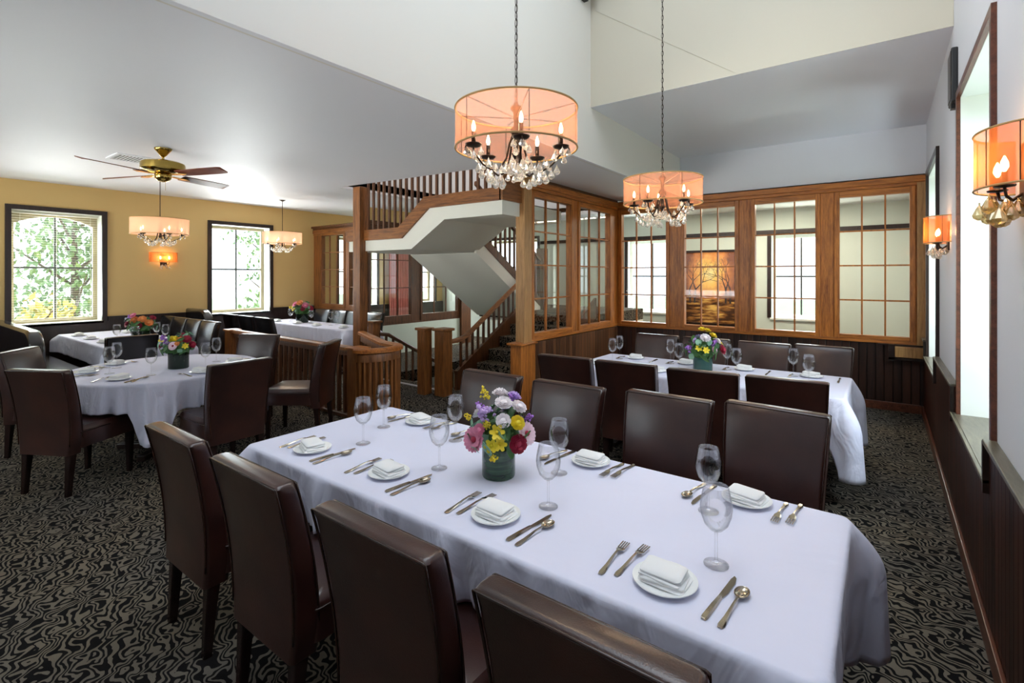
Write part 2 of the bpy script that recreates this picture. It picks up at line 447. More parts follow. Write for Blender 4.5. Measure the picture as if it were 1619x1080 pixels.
# left wall
LH = [(1.41, 2.43, .90, 2.56), (4.03, 5.11, .90, 2.56), (6.70, 7.75, .9, 2.5), (8.75, 9.70, .9, 2.5)]
wall_holes('wall_left', 'y', XL - .35, XL, YF - .3, 10.3, 0, 3.2, LH, 'yellow')
BH = [(-8.2, -6.7, .9, 2.5), (-4.38, -3.40, .85, 2.34), (-1.63, -.72, .85, 2.34)]
wall_holes('wall_back', 'x', 10.0, 10.3, XL - .3, XR + .5, 0, 3.0, BH, 'green_pale')
FH = [(-8.6, -6.9, .8, 2.4), (-5.6, -3.6, .8, 2.4)]
wall_holes('wall_front', 'x', YF - .3, YF, XL - .3, XR + .5, 0, 5.6, FH, 'wall_pale')
# stair shaft above the ceiling
m = MB(); m.box(-6.47, 4.31, 2.93, -6.35, 9.1, 5.6); m.box(-3.5, 4.31, 2.96, -3.38, 9.1, 5.6); m.box(-6.35, 9.0, 2.93, -3.5, 9.12, 5.6); m.box(-6.35, 4.19, 3.1, -3.5, 4.31, 5.6)
struct(m, 'wall_shaft', 'wall_pale')
m = MB(); m.box(-6.47, 4.19, 5.5, -3.38, 9.12, 5.6); struct(m, 'ceiling_shaft', 'well')

NW = [0]
def window(axis, c, a, b, z0, z1, out, casing='espresso', sash='tan', sill='reveal', recess=.20, cols=2, rows=2, arch=0.0, cas=.065, reveal='reveal', mid=None, proud=.02):
    """axis 'y': wall runs along Y at x=c; out = direction towards outdoors (+1/-1)"""
    NW[0] += 1
    root = bpy.data.objects.new('window_%d' % NW[0], None); COL.objects.link(root); root['kind'] = 'structure'
    def P(u, d, z):                        # u along, d towards outdoors
        return (c + out * d, u, z) if axis == 'y' else (u, c + out * d, z)
    def bx(m, u0, u1, d0, d1, p, q):
        A, B = P(u0, d0, p), P(u1, d1, q)
        m.box(min(A[0], B[0]), min(A[1], B[1]), p, max(A[0], B[0]), max(A[1], B[1]), q)
    if casing:
        m = MB(); bx(m, a - cas, a, -proud, 0, z0 - .0, z1 + cas); bx(m, b, b + cas, -proud, 0, z0 - .0, z1 + cas); bx(m, a, b, -proud, 0, z1, z1 + cas)
        m.build('casing', casing, root)
    m = MB(); e = .012
    bx(m, a - e, a + .004, 0.001, recess + .1, z0, z1); bx(m, b - .004, b + e, 0.001, recess + .1, z0, z1); bx(m, a, b, 0.001, recess + .1, z1 - .004, z1 + e)
    m.build('reveal', reveal, root)
    m = MB(); bx(m, a - .02, b + .02, -.03, recess + .1, z0 - .03, z0 + .006); m.build('sill', sill, root)
    fw = .06; d0, d1 = recess, recess + .05
    m = MB()
    bx(m, a, a + fw, d0, d1, z0, z1); bx(m, b - fw, b, d0, d1, z0, z1); bx(m, a + fw, b - fw, d0, d1, z0, z0 + fw)
    if arch:
        n = 14; pts = []
        for i in range(n + 1):
            t_ = i / n; u = a + fw + (b - a - 2 * fw) * t_
            pts.append((u, z1 - fw - arch + arch * (1 - (2 * t_ - 1) ** 2)))
        for (u0, p0), (u1, p1) in zip(pts, pts[1:]):
            m.prism([P(u0, d0, p0), P(u1, d0, p1), P(u1, d0, z1), P(u0, d0, z1)], Vector(P(0, d1, 0)) - Vector(P(0, d0, 0)))
    else: bx(m, a + fw, b - fw, d0, d1, z1 - fw, z1)
    m.build('sash_frame', sash, root)
    m = MB(); iu0, iu1, iz0, iz1 = a + fw, b - fw, z0 + fw, z1 - fw
    for k in range(1, cols):
        u = iu0 + (iu1 - iu0) * k / cols; bx(m, u - .012, u + .012, d0 + .01, d1 - .01, iz0, iz1)
    for k in range(1, rows):
        z = iz0 + (iz1 - iz0) * k / rows if mid is None else mid; bx(m, iu0, iu1, d0 + .005, d1 - .005, z - .014, z + .014)
    m.build('muntin', 'sash_dark', root)
    m = MB(); bx(m, iu0, iu1, d0 + .02, d0 + .026, iz0, iz1); m.build('pane', 'pane', root)
    return root
window('y', XR, 3.03, 4.28, .72, 2.76, 1, 'base_wood', 'tan', 'ledge', .42, proud=.02, cas=.045)
window('y', XR, 5.86, 7.10, .72, 2.70, 1, 'espresso', 'tan', 'ledge', .42, proud=.025)
window('y', XL, 1.41, 2.43, .90, 2.56, -1, arch=.12, sash='tan', recess=.22, proud=.03)
window('y', XL, 4.03, 5.11, .90, 2.56, -1, sash='tan', recess=.22, proud=.03)
window('y', XL, 6.70, 7.75, .9, 2.5, -1, sash='tan')
window('y', XL, 8.75, 9.70, .9, 2.5, -1, sash='tan')
window('x', 10.0, -8.2, -6.7, .9, 2.5, 1, sash='tan')
window('x', 10.0, -4.38, -3.40, .85, 2.34, 1, sash='reveal', recess=.12)
window('x', 10.0, -1.63, -.72, .85, 2.34, 1, sash='reveal', recess=.12)
window('x', YF, -8.6, -6.9, .8, 2.4, -1, sash='tan', recess=.12)
window('x', YF, -5.6, -3.6, .8, 2.4, -1, sash='tan', recess=.12)
# blind in the first left window
bl = thing('window_blind', 'cream slatted blind hanging in the left window nearest the ceiling fan', 'blind', (XL - .13, 1.92, 2.52))
m = MB(); m.box(-.03, -.49, 0, .03, .49, .04); m.build('head_rail', 'blind', bl)
m = MB()
for k in range(1, 46): m.box(-.012, -.485, -.035 * k, .012, .485, -.035 * k + .0012)
m.build('slats', 'blind', bl)
m = MB()
for u in (-.40, .0, .40): m.box(-.002, u - .002, -1.58, .002, u + .002, 0)
m.build('cord', 'blind', bl)

# wainscot, ledges, baseboards of the right wall
m = MB()
for y0, y1, z1 in ((YF, 3.03, .89), (3.03, 4.34, .70), (4.34, 5.80, .89), (5.80, 7.14, .70), (7.14, YB, .89)):
    m.box(.368, y0, 0, XR, y1, z1)
struct(m, 'trim_1', 'boards_dark_y')
m = MB()
for y0, y1, z1 in ((YF, 3.00, .90), (4.38, 5.78, .90), (7.16, YB, .90)): m.box(.345, y0, z1 - .022, XR, y1, z1)
for y0, y1 in ((3.0, 4.38), (5.78, 7.16)): m.box(.345, y0, .70, XR, y1, .722)
struct(m, 'trim_2', 'ledge', bevel=.004)
m = MB()
for y0, y1 in ((3.0, 3.03), (4.35, 4.38), (5.77, 5.80), (7.14, 7.17)): m.box(.347, y0, .66, XR, y1, .885)
struct(m, 'trim_3', 'espresso')
m = MB(); m.box(.350, YF, 0, .368, YB, .10); struct(m, 'baseboard_right', 'base_wood', bevel=.004)
# back wall of the bay below the glazing
m = MB(); m.box(XP, YB, 0, XR, YB + .10, .80); struct(m, 'wall_bay_back', 'boards_dark_x')
m = MB(); m.box(XP, YB - .018, 0, .350, YB, .10); struct(m, 'baseboard_back', 'base_wood', bevel=.004)
m = MB(); m.box(.10, YB - .10, .655, XR - .002, YB - .002, .78); struct(m, 'trim_4', 'oak_light', bevel=.006)
m = MB(); m.box(-.06, YB - .06, .785, .34, YB - .002, .80); m.box(.04, YB - .085, .60, .10, YB - .002, .80); m.box(.04, YB - .085, .62, XR - .03, YB - .002, .65); struct(m, 'trim_5', 'espresso')
# left wall wainscot
m = MB(); m.box(XL, YF, 0, XL + .03, 10, .90); struct(m, 'trim_6', 'espresso')
m = MB(); 
for y0, y1 in ((YF, 1.34), (2.50, 3.96), (5.18, 6.06)): m.box(XL, y0, .90, XL + .045, y1, .965)
struct(m, 'trim_7', 'espresso')

# ------------------------------------------------------------------ glazed partitions
def partition(axis, c, u0, u1, units, zs, z0=.80, z1=2.78, face=-1, mats=('oak_x', 'oak_z'), rows=4, cols=3, depth=.09, up=0.0):
    """axis 'x' runs along X at y=c. face = side the room looks from. units = glass openings (u0,u1)"""
    hz, vt = mats
    def bx(m, a, b, d0, d1, p, q):
        lo, hi = sorted((c + face * d0, c + face * d1))
        if axis == 'x': m.box(a, lo, p, b, hi, q)
        else: m.box(lo, a, p, hi, b, q)
    gz0, gz1 = zs
    # head and sill rails
    m = MB(); bx(m, u0, u1, -depth, .0, gz1 + .075, z1 + up); bx(m, u0, u1, -.0, .05, z1 - .07, z1); bx(m, u0, u1, 0, .03, z1 - .11, z1 - .07)
    NW[0] += 1; struct(m, 'trim_%d' % (NW[0] + 20), hz, bevel=.004)
    m = MB(); bx(m, u0, u1, -depth, .03, z0, z0 + .035); NW[0] += 1; struct(m, 'trim_%d' % (NW[0] + 20), hz, bevel=.004)
    # posts between units
    edges = [u0] + [x for u in units for x in (u[0] - .055, u[1] + .055)] + [u1]
    for a, b in zip(edges[0::2], edges[1::2]):
        if b - a < .01: continue
        m = MB(); bx(m, a, b, -depth, .02, z0 + .035, gz1 + .075)
        NW[0] += 1; struct(m, 'trim_%d' % (NW[0] + 20), vt, bevel=.004)
    for a, b in units:
        NW[0] += 1
        root = bpy.data.objects.new('window_%d' % NW[0], None); COL.objects.link(root); root['kind'] = 'structure'
        m = MB(); bx(m, a - .055, a, -.06, .035, z0 + .035, gz1 + .075); bx(m, b, b + .055, -.06, .035, z0 + .035, gz1 + .075)
        m.build('stile', vt, root, bevel=.004)
        m = MB(); bx(m, a, b, -.06, .035, z0 + .035, gz0); bx(m, a, b, -.06, .035, gz1, gz1 + .075); m.build('rail', hz, root, bevel=.004)
        m = MB()
        for k in range(1, cols):
            u = a + (b - a) * k / cols; bx(m, u - .009, u + .009, -.016, .012, gz0, gz1)
        for k in range(1, rows):
            z = gz0 + (gz1 - gz0) * k / rows; bx(m, a, b, -.014, .010, z - .009, z + .009)
        m.build('muntin', vt, root)
        m = MB(); bx(m, a, b, -.008, -.004, gz0, gz1); m.build('pane', 'pane', root)
partition('x', YB, XP, XR - .005, [(-3.38, -2.66), (-2.38, -1.68), (-1.42, -.71), (-.45, .24)], (.885, 2.59))
m = MB(); m.box(XP, YB, 2.78, XR, YB + .1, 2.80); struct(m, 'trim_8', 'oakd')
m = MB(); m.box(.305, YB - .05, .80, .385, YB - .0, 2.70); struct(m, 'trim_9', 'oak_light', bevel=.006)
partition('y', XP, 5.00, YB, [(5.08, 5.99), (6.24, 7.20)], (.905, 2.585), face=1, mats=('oak_y', 'oak_z'), up=.05)
m = MB(); m.box(XP - .08, 4.84, .80, XP + .05, 5.0, 2.84); struct(m, 'trim_10', 'oak_light', bevel=.006)          # tall post
m = MB(); m.box(XP - .06, 5.06, 0, XP + .02, YB, .79); struct(m, 'wall_bay_side', 'boards_brown')
m = MB(); m.box(XP - .10, 4.76, 0, XP + .06, 5.06, .785); struct(m, 'trim_11', 'oak_z', bevel=.005)
m = MB(); m.box(XP - .13, 4.72, .785, XP + .09, 5.07, .81); struct(m, 'trim_12', 'oak_y', bevel=.006)
m = MB(); m.box(XP - .08, 5.0, 2.7, XP + .02, YB, 2.84); struct(m, 'trim_13', 'oakd')
m = MB(); m.box(XP + .02, 5.06, 0, XP + .035, YB, .10); struct(m, 'baseboard_side', 'base_wood')
# far partitions of the left room
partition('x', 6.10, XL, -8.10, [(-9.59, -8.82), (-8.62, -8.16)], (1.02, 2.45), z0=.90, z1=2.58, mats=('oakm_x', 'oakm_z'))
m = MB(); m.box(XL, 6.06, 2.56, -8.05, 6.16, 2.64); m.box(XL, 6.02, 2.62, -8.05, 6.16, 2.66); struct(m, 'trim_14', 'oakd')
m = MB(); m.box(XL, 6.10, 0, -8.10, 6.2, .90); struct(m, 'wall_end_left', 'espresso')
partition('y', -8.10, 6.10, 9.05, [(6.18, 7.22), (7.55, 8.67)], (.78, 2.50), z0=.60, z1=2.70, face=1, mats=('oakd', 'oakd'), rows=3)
m = MB(); m.box(-8.2, 6.10, -1.6, -8.06, 9.05, .60); struct(m, 'wall_stair_left', 'green_pale')
m = MB(); m.box(-8.06, 8.72, .0, -8.00, 9.05, 2.6); struct(m, 'trim_15', 'oakd')
m = MB(); m.box(-8.12, 6.08, 2.70, -8.0, 9.05, 2.95); struct(m, 'wall_above_glazing', 'yellow')
# stairwell sides below floor
m = MB(); m.box(-6.57, 5.0, -2.2, -6.46, 8.9, -.01); m.box(-4.97, 5.0, -2.2, -4.86, 8.9, -.01); m.box(-6.5, 8.9, -2.2, -4.9, 9.0, -.01); m.box(-6.5, 4.9, -2.2, -4.9, 4.99, -.21)
struct(m, 'wall_stairwell', 'green_pale')
m = MB(); m.box(-6.6, 4.9, -2.3, -4.85, 9.0, -2.2); struct(m, 'floor_lower', 'carpet')

# ------------------------------------------------------------------ staircase
ST = thing('staircase', 'white plastered switchback staircase with brown oak rails turning up through the ceiling', 'staircase', (-5.0, 5.0, 0))
def part(m, name, mat, smooth=False, bevel=0.0, parent=None):
    o = m.build(name, mat, ST if parent is None else parent, smooth, bevel)
    if parent is None:
        o.location = (5.0, -5.0, 0)
    return o
# flight 1: X -4.80..-3.58, rises towards +Y from y=5.2 to 7.0
n1 = 6; r1 = 1.0 / n1; g1 = .27
for k in range(n1):
    m = MB(); y = 5.30 + k * g1; m.box(-4.80, y, 0, -3.60, 5.30 + n1 * g1, (k + 1) * r1) if k == 0 else m.box(-4.80, y, k * r1, -3.60, 5.30 + n1 * g1, (k + 1) * r1)
    part(m, 'step', 'carpet')
m = MB(); m.box(-4.95, 6.95, .80, -3.60, 8.9, 1.0); m.box(-6.45, 7.55, .80, -4.95, 8.9, 1.0); part(m, 'half_landing', 'carpet')
m = MB(); m.box(-6.45, 7.6, .74, -3.6, 8.9, .80); part(m, 'landing_soffit', 'stair_paint')
# closed strings of flight 1
def string(m, x0, x1, ya, za, yb, zb, h):
    m.prism([(x0, ya, za - h / 2), (x0, yb, zb - h / 2), (x0, yb, zb + h / 2), (x0, ya, za + h / 2)], (x1 - x0, 0, 0))
m = MB(); string(m, -4.86, -4.80, 5.15, .12, 6.95, 1.12, .30); part(m, 'string', 'oakd')
m = MB(); string(m, -3.60, -3.56, 5.15, .12, 6.95, 1.12, .30); part(m, 'string', 'oakd')
# flight 2: X -6.5..-5.0, underside from (y 5.8, z 1.96) down to (y 7.55, z .83)
s2 = (1.96 - .83) / 1.75
m = MB()
m.prism([(-6.5, 5.80, 1.96), (-6.5, 7.55, .83), (-6.5, 7.55, .99), (-6.5, 5.80, 2.12)], (1.5, 0, 0))
part(m, 'flight_soffit', 'stair_paint')
m = MB(); m.prism([(-5.0, 5.74, 1.955), (-5.0, 7.55, .79), (-5.0, 7.55, 1.02), (-5.0, 5.74, 2.19)], (.04, 0, 0)); part(m, 'string', 'stair_paint')
m = MB(); m.prism([(-5.0, 5.74, 2.19), (-5.0, 7.55, 1.02), (-5.0, 7.55, 1.17), (-5.0, 5.74, 2.34)], (.05, 0, 0)); part(m, 'string_cap', 'oakd')
for k in range(7):
    m = MB(); y = 5.80 + .25 * k; z = 2.24 - k * .16; m.box(-6.48, y, z - .12, -5.0, y + .25, z); part(m, 'step', 'oakd')
# intermediate landing X -6.4..-5.03, then two steps up to upper floor X -4.42..-3.5
Y0 = 4.50
m = MB()
prof = [(-6.39, 1.965), (-5.03, 1.965), (-4.42, 2.318), (-3.50, 2.318), (-3.50, 2.480), (-4.68, 2.480), (-5.20, 2.115), (-6.39, 2.115)]
m.prism([(x, Y0, z) for x, z in prof], (0, 5.80 - Y0, 0)); part(m, 'landing_slab', 'stair_paint')
m = MB()
prof = [(-6.39, 2.115), (-5.20, 2.115), (-4.68, 2.480), (-3.50, 2.480), (-3.50, 2.63), (-4.76, 2.63), (-5.26, 2.265), (-6.39, 2.265)]
m.prism([(x, Y0 - .03, z) for x, z in prof], (0, .07, 0)); part(m, 'string', 'oakm_x')
m = MB(); m.box(-3.52, Y0 - .03, 2.48, -3.47, 4.90, 2.80); part(m, 'string', 'oakm_y')
m = MB(); m.box(-6.39, Y0 + .04, 2.12, -5.2, 5.8, 2.2); m.box(-5.2, Y0 + .04, 2.2, -4.9, 5.8, 2.38); m.box(-4.6, Y0 + .04, 2.481, -3.53, 5.8, 2.5); part(m, 'landing_floor', 'carpet')
# upright post at the left end of the landing, floor to ceiling
m = MB(); m.box(-6.16, 4.40, 0, -6.00, 4.54, zc(-6.1)); part(m, 'post', 'oakm_z', bevel=.006)
m = MB(); m.box(-6.46, Y0 - .02, 2.115, -6.16, 4.56, 2.26); part(m, 'string', 'oakm_x')
# balusters of the landing rail and upper rail
nb = 0
def baluster(x0, y0, z0, z1, parent=None, mat='oakd', w=.030):
    m = MB(); m.box(x0 - w / 2, y0 - w / 2, z0, x0 + w / 2, y0 + w / 2, z1); return part(m, 'baluster', mat, parent=parent)
x = -5.93
while x < -3.6:
    zb = 2.265 if x < -5.26 else (2.63 if x > -4.76 else 2.265 + (x + 5.26) * .73)
    baluster(x, Y0, zb - .02, zb + .80); x += .115
m = MB(); m.rail([(-6.0, Y0, 3.07), (-5.3, Y0, 3.07), (-4.76, Y0, 3.44), (-3.5, Y0, 3.44)], .06, .07); part(m, 'handrail', 'oakd')
# far side rail of the landing, seen through
m = MB(); m.rail([(-6.35, 5.78, 2.62), (-5.35, 5.78, 2.62)], .06, .06); part(m, 'handrail', 'oakd')
x = -6.3
while x < -5.4: baluster(x, 5.78, 2.2, 2.6); x += .13
m = MB(); m.box(-5.36, 5.72, 2.1, -5.24, 5.84, 2.85); part(m, 'post', 'oakd')
# flight 1 rail (left side)
P1 = [(-4.83, 4.98, .70), (-4.83, 5.15, .70), (-4.83, 5.30, .73), (-4.83, 5.44, .79), (-4.83, 7.0, 1.70)]
m = MB(); m.rail(P1, .07, .06); part(m, 'handrail', 'oakm_y', smooth='auto')
y = 5.25
while y < 7.0:
    zt = .70 + max(0, (y - 5.30)) * .583; baluster(-4.83, y, max(.02, .12 + (y - 5.15) * .555 + .10), zt); y += .125
# flight 2 rail
m = MB(); m.rail([(-4.975, 5.74, 3.02), (-4.975, 7.55, 1.86)], .06, .06); part(m, 'handrail', 'oakd')
y = 5.85
while y < 7.5:
    zb = 2.34 - (y - 5.74) * .646; baluster(-4.975, y, zb - .02, zb + .66); y += .125
m = MB(); m.box(-5.05, 7.5, .8, -4.9, 7.65, 2.1); part(m, 'post', 'oakd')
# newels at the bottom of flight 1
for x, y, w_ in ((-5.03, 4.74, .14), (-4.76, 4.83, .17)):
    m = MB(); m.box(x - w_ / 2, y - w_ / 2, 0, x + w_ / 2, y + w_ / 2, .87); o = part(m, 'newel_post', 'oakm_z', bevel=.005)
    m = MB(); e = .025; m.box(x - w_ / 2 - e, y - w_ / 2 - e, .87, x + w_ / 2 + e, y + w_ / 2 + e, .905); m.build('cap', 'oakm_x', o, bevel=.008)
# down flight (white wall behind), rail on its left side
DS = thing('basement_stair_rail', 'dark rail with square balusters slanting down the stair to the lower floor', 'railing', (-6.42, 5.0, 0))
def dpart(m, name, mat, bevel=0.0, smooth=False):
    o = m.build(name, mat, DS, smooth, bevel); o.location = (6.42, -5.0, 0); return o
m = MB(); m.rail([(-6.40, 5.05, .69), (-6.40, 5.25, .66), (-6.40, 7.6, -.62)], .07, .06); dpart(m, 'handrail', 'oakd')
y = 5.2
while y < 7.2:
    z = .68 - (y - 5.2) * .545; m = MB(); m.box(-6.415, y - .015, z - .85, -6.385, y + .015, z); dpart(m, 'baluster', 'oakd'); y += .14
m = MB(); m.box(-6.52, 4.93, 0, -6.38, 5.07, .87); o = dpart(m, 'newel_post', 'oakm_z', .005)
m = MB(); m.box(-6.545, 4.905, .87, -6.355, 5.095, .90); m.build('cap', 'oakm_x', o, bevel=.008)
m = MB(); m.box(-6.45, 4.97, -.06, -4.95, 5.01, .012); dpart(m, 'nosing', 'vent')
for k in range(9):
    m = MB(); m.box(-6.44, 5.0 + .26 * k, -.20 * k - .22, -4.99, 5.26 + .26 * k, -.20 * k - .02); dpart(m, 'step', 'carpet')

# guard rail around the left dining floor
GR = thing('guard_railing', 'low brown oak railing with square balusters and a rounded return beside the round table', 'railing', (-4.67, 3.4, 0))
def gpart(m, name, mat, bevel=0.0, smooth=False, parent=None):
    o = m.build(name, mat, GR if parent is None else parent, smooth, bevel)
    if parent is None: o.location = (4.67, -3.4, 0)
    return o
ra = [(-7.62, 3.42, .80), (-4.76, 3.40, .80)]
m = MB(); m.rail(ra, .10, .05); gpart(m, 'handrail', 'oakm_x', smooth='auto')
m = MB(); m.rail([(a, b, .745) for a, b, c in ra], .045, .06); gpart(m, 'under_rail', 'oakd')
m = MB(); m.rail([(a, b, .04) for a, b, c in ra], .05, .05); gpart(m, 'shoe_rail', 'oakd')
x = -7.5
while x < -4.82: m = MB(); m.box(x - .018, 3.385, .04, x + .018, 3.421, .73); gpart(m, 'baluster', 'oakd'); x += .118
cur = [(-4.60, 3.33, .80)]
for k in range(13):
    a = -pi / 2 + pi * k / 12 * 0.95
    cur.append((-4.60 + .20 * cos(a), 3.60 + .27 * sin(a), .80))
cur += [(-4.85, 3.90, .80), (-5.98, 4.42, .80)]
m = MB(); m.rail(cur, .11, .05); gpart(m, 'curved_handrail', 'oak_x', smooth='auto')  # brighter oak than the straight rail, colour standing in for a lit highlight
m = MB(); m.rail([(a, b, .72) for a, b, c in cur], .04, .09); gpart(m, 'under_rail', 'oakm_z', smooth='auto')
m = MB(); m.rail([(a, b, .04) for a, b, c in cur], .05, .05); gpart(m, 'shoe_rail', 'oakd', smooth='auto')
for k in range(1, 13, 1):
    a, b, c = cur[k]; m = MB(); m.box(a - .016, b - .016, .04, a + .016, b + .016, .70); gpart(m, 'baluster', 'oakm_z')
for k in range(1, 9):
    a = -4.85 - 1.13 * k / 9; b = 3.90 + .52 * k / 9; m = MB(); m.box(a - .016, b - .016, .04, a + .016, b + .016, .70); gpart(m, 'baluster', 'oakd')
for x, y, w_ in ((-4.67, 3.40, .165), (-7.70, 3.42, .15)):
    m = MB(); m.box(x - w_ / 2, y - w_ / 2, 0, x + w_ / 2, y + w_ / 2, .80); o = gpart(m, 'newel_post', 'oakm_z', .005)
    m = MB(); e = .02; m.box(x - w_ / 2 - e, y - w_ / 2 - e, .80, x + w_ / 2 + e, y + w_ / 2 + e, .825); m.build('cap', 'oak_x', o, bevel=.008)

# red curtain and painting, in the rooms behind the glazing
m = MB(); pts = []
for k in range(41): pts.append((XL + .10 + .03 * sin(k * 1.3), 8.05 + .6 * k / 40))
m.loft([[(x, y, z) for x, y in pts] for z in (.3, 1.2, 2.6)], cap=False, closed=False)
o = m.build('curtain', 'red', smooth=True); sm = o.modifiers.new('solid', 'SOLIDIFY'); sm.thickness = .006
tag(o, 'salmon red curtain hanging beyond the glazed screen behind the stairs', 'curtain')
PT = thing('framed_painting', 'autumn lane painting in orange and gold on the wall beyond the glazed screen', 'painting', (-2.70, 9.98, .66))
m = MB(); m.box(-.50, -.03, 0, -.46, 0, 1.44); m.box(.46, -.03, 0, .50, 0, 1.44); m.box(-.46, -.03, 0, .46, 0, .04); m.box(-.46, -.03, 1.40, .46, 0, 1.44); m.build('frame', 'espresso', PT)
t = NT('autumn_picture'); tc = t.coord(); sp = t.n.new('ShaderNodeSeparateXYZ'); t.link(tc, sp.inputs[0])
X, Z = sp.outputs[0], sp.outputs[2]
rr = t.math('SQRT', t.math('ADD', t.math('POWER', t.math('MULTIPLY', X, 1.3), 2), t.math('POWER', t.math('MULTIPLY', t.math('SUBTRACT', Z, .98), 1.0), 2)))
nz = t.noise(tc, 7, 5, .7); gl = t.math('ADD', rr, t.math('MULTIPLY', t.math('SUBTRACT', nz, .5), .55))
sky_ = t.ramp(gl, [(0.0, (1.0, .80, .35)), (.20, (1.0, .60, .14)), (.42, (.70, .26, .07)), (.62, (.22, .08, .04))])
pth = t.ramp(t.math('ADD', t.math('MULTIPLY', t.noise(t.coord((1, 1, 6)), 3.5, 4), 1.0), t.math('MULTIPLY', t.math('ABSOLUTE', X), .35)), [(.42, (.85, .52, .14)), (.54, (.35, .15, .04)), (.66, (.07, .03, .015))])
M['picture'] = t.pbr(t.mix(t.math('GREATER_THAN', Z, .50), pth, sky_), .85, spec=.1)
m = MB(); m.box(-.46, -.015, .04, .46, -.002, 1.40); m.build('canvas', 'picture', PT)
random.seed(3)
def branch(m, p, d, L, w_, n):
    q = (p[0] + d[0] * L, p[1] + d[1] * L)
    if abs(q[0]) > .44 or not .06 < q[1] < 1.38: return
    ax = Vector((d[1], -d[0])) * w_
    m.poly([(p[0] - ax.x, -.017, p[1] - ax.y), (p[0] + ax.x, -.017, p[1] + ax.y), (q[0] + ax.x * .6, -.017, q[1] + ax.y * .6), (q[0] - ax.x * .6, -.017, q[1] - ax.y * .6)])
    if n:
        for s_ in (-1, 1):
            a = math.atan2(d[1], d[0]) + s_ * random.uniform(.2, .7); branch(m, q, (cos(a), sin(a)), L * .75, w_ * .62, n - 1)
m = MB()
for x in (-.36, -.28, .30, .38): branch(m, (x, .42), (random.uniform(-.1, .1), 1), .26, .018, 6)
m.build('painted_branches', 'espresso', PT)
m = MB(); m.box(-6.6, 9.97, 2.36, XR, 9.998, 2.43); struct(m, 'trim_16', 'espresso')

# ------------------------------------------------------------------ chairs
def rrect(w_, d, r, n=4):
    pts = []
    for cx_, cy_, a0 in ((w_ / 2 - r, d / 2 - r, 0), (-w_ / 2 + r, d / 2 - r, pi / 2), (-w_ / 2 + r, -d / 2 + r, pi), (w_ / 2 - r, -d / 2 + r, 3 * pi / 2)):
        for k in range(n + 1): a = a0 + pi / 2 * k / n; pts.append((cx_ + r * cos(a), cy_ + r * sin(a)))
    return pts
def make_chair(lm='leather', w_=.49, H=.935, pname='leather'):
    """faces +Y; origin on the floor so that the top rear edge of the back is at y=-.33"""
    root = thing('dining_chair', '', 'chair')
    # back
    m = MB(); rings = []
    N = 16
    for i in range(N + 1):
        s = i / N; z = .30 + (H - .30) * s
        yc = -.215 - .085 * s ** 1.7 + .010 * sin(pi * s)
        th = .105 - .030 * s; ww = w_ * (.87 + .13 * s ** .8)
        rings.append([(x, y + yc + (.012 * (1 - (2 * x / ww) ** 2) * sin(pi * s) if y > 0 else 0), z) for x, y in rrect(ww, th, .020)])
    def shr(r, k, dz):
        c = sum((Vector(p) for p in r), Vector()) / len(r)
        return [Vector((c.x + (p[0] - c.x) * (1 - k / (w_ / 2)), c.y + (p[1] - c.y) * (1 - k / .037), c.z + dz)) for p in r]
    last = rings[-1]; rings[-1] = shr(last, 0, -.012); rings.append(shr(last, .006, -.003)); rings.append(shr(last, .014, 0.0))
    m.loft(rings); b = m.build('backrest', lm, root, 'auto')
    # piping along the rear and front outline of the back
    m = MB()
    for sy in (-1, 1):
        L = []
        for i in range(2, N + 1):
            s = i / N; z = .30 + (H - .30) * s - .010; yc = -.215 - .085 * s ** 1.7 + .010 * sin(pi * s); th = .105 - .030 * s; L.append((w_ * (.87 + .13 * s ** .8) / 2 - .004, yc + sy * (th / 2 - .002), z))
        R = [(-x, y, z) for x, y, z in L]
        m.tube(L + [(L[-1][0] - .006, L[-1][1], L[-1][2] + .002)] + [(R[-1][0] + .006, R[-1][1], R[-1][2] + .002)] + R[::-1], .0042, 6)
    m.build('piping', 'piping', b, True)
    # seat
    m = MB(); rings = []
    for z, k in ((.335, 0), (.345, .0), (.43, .004), (.455, .0), (.475, .004), (.487, .018), (.492, .05), (.495, .12)):
        rings.append([(x, y + .045, z + (.0 if z < .48 else .006)) for x, y in rrect(w_ - .04 - 2 * k, .475 - 2 * k, .030)])
    m.loft(rings); st = m.build('seat', lm, root, 'auto')
    m = MB(); m.tube([(x, y + .045, .452) for x, y in rrect(w_ - .034, .481, .030)] + [(w_ / 2 - .017, .045, .452)], .004, 6); m.build('piping', 'piping', st, True)
    # legs
    for sx in (-1, 1):
        m = MB(); m.loft([[(sx * (w_ / 2 - .048) + x, .245 + y, z) for x, y in rrect(a, a, .006, 2)] for z, a in ((.0, .032), (.34, .050))]); m.build('leg', 'leg', root)
        m = MB(); m.loft([[(sx * (w_ / 2 - .060) + x, yy + y, z) for x, y in rrect(a, a, .006, 2)] for z, a, yy in ((.0, .034, -.245), (.17, .042, -.235), (.335, .054, -.222))]); m.build('leg', 'leg', root)
    return root
chair = Kit(lambda: make_chair()); bchair = Kit(lambda: make_chair('leather_b'))
def put_chair(kit, x, ytop, facing, label, group, off=.335, dx=0):
    """x,ytop = middle of the back's top rear edge; facing = angle of the seat direction (deg from +Y, ccw)"""
    a = radians(facing); fx, fy = -sin(a), cos(a)
    return kit.put(label, (x + fx * off, ytop + fy * off, 0), a, group)
ordi = ['leftmost', 'second from the left', 'third from the left', 'rightmost']
for i, x in enumerate((-2.49, -1.81, -1.12, -.485)):
    put_chair(chair, x, .83, 0, 'brown leather chair seen from behind, %s on near side of front table' % ordi[i], 'chairs on the near side of the front table')
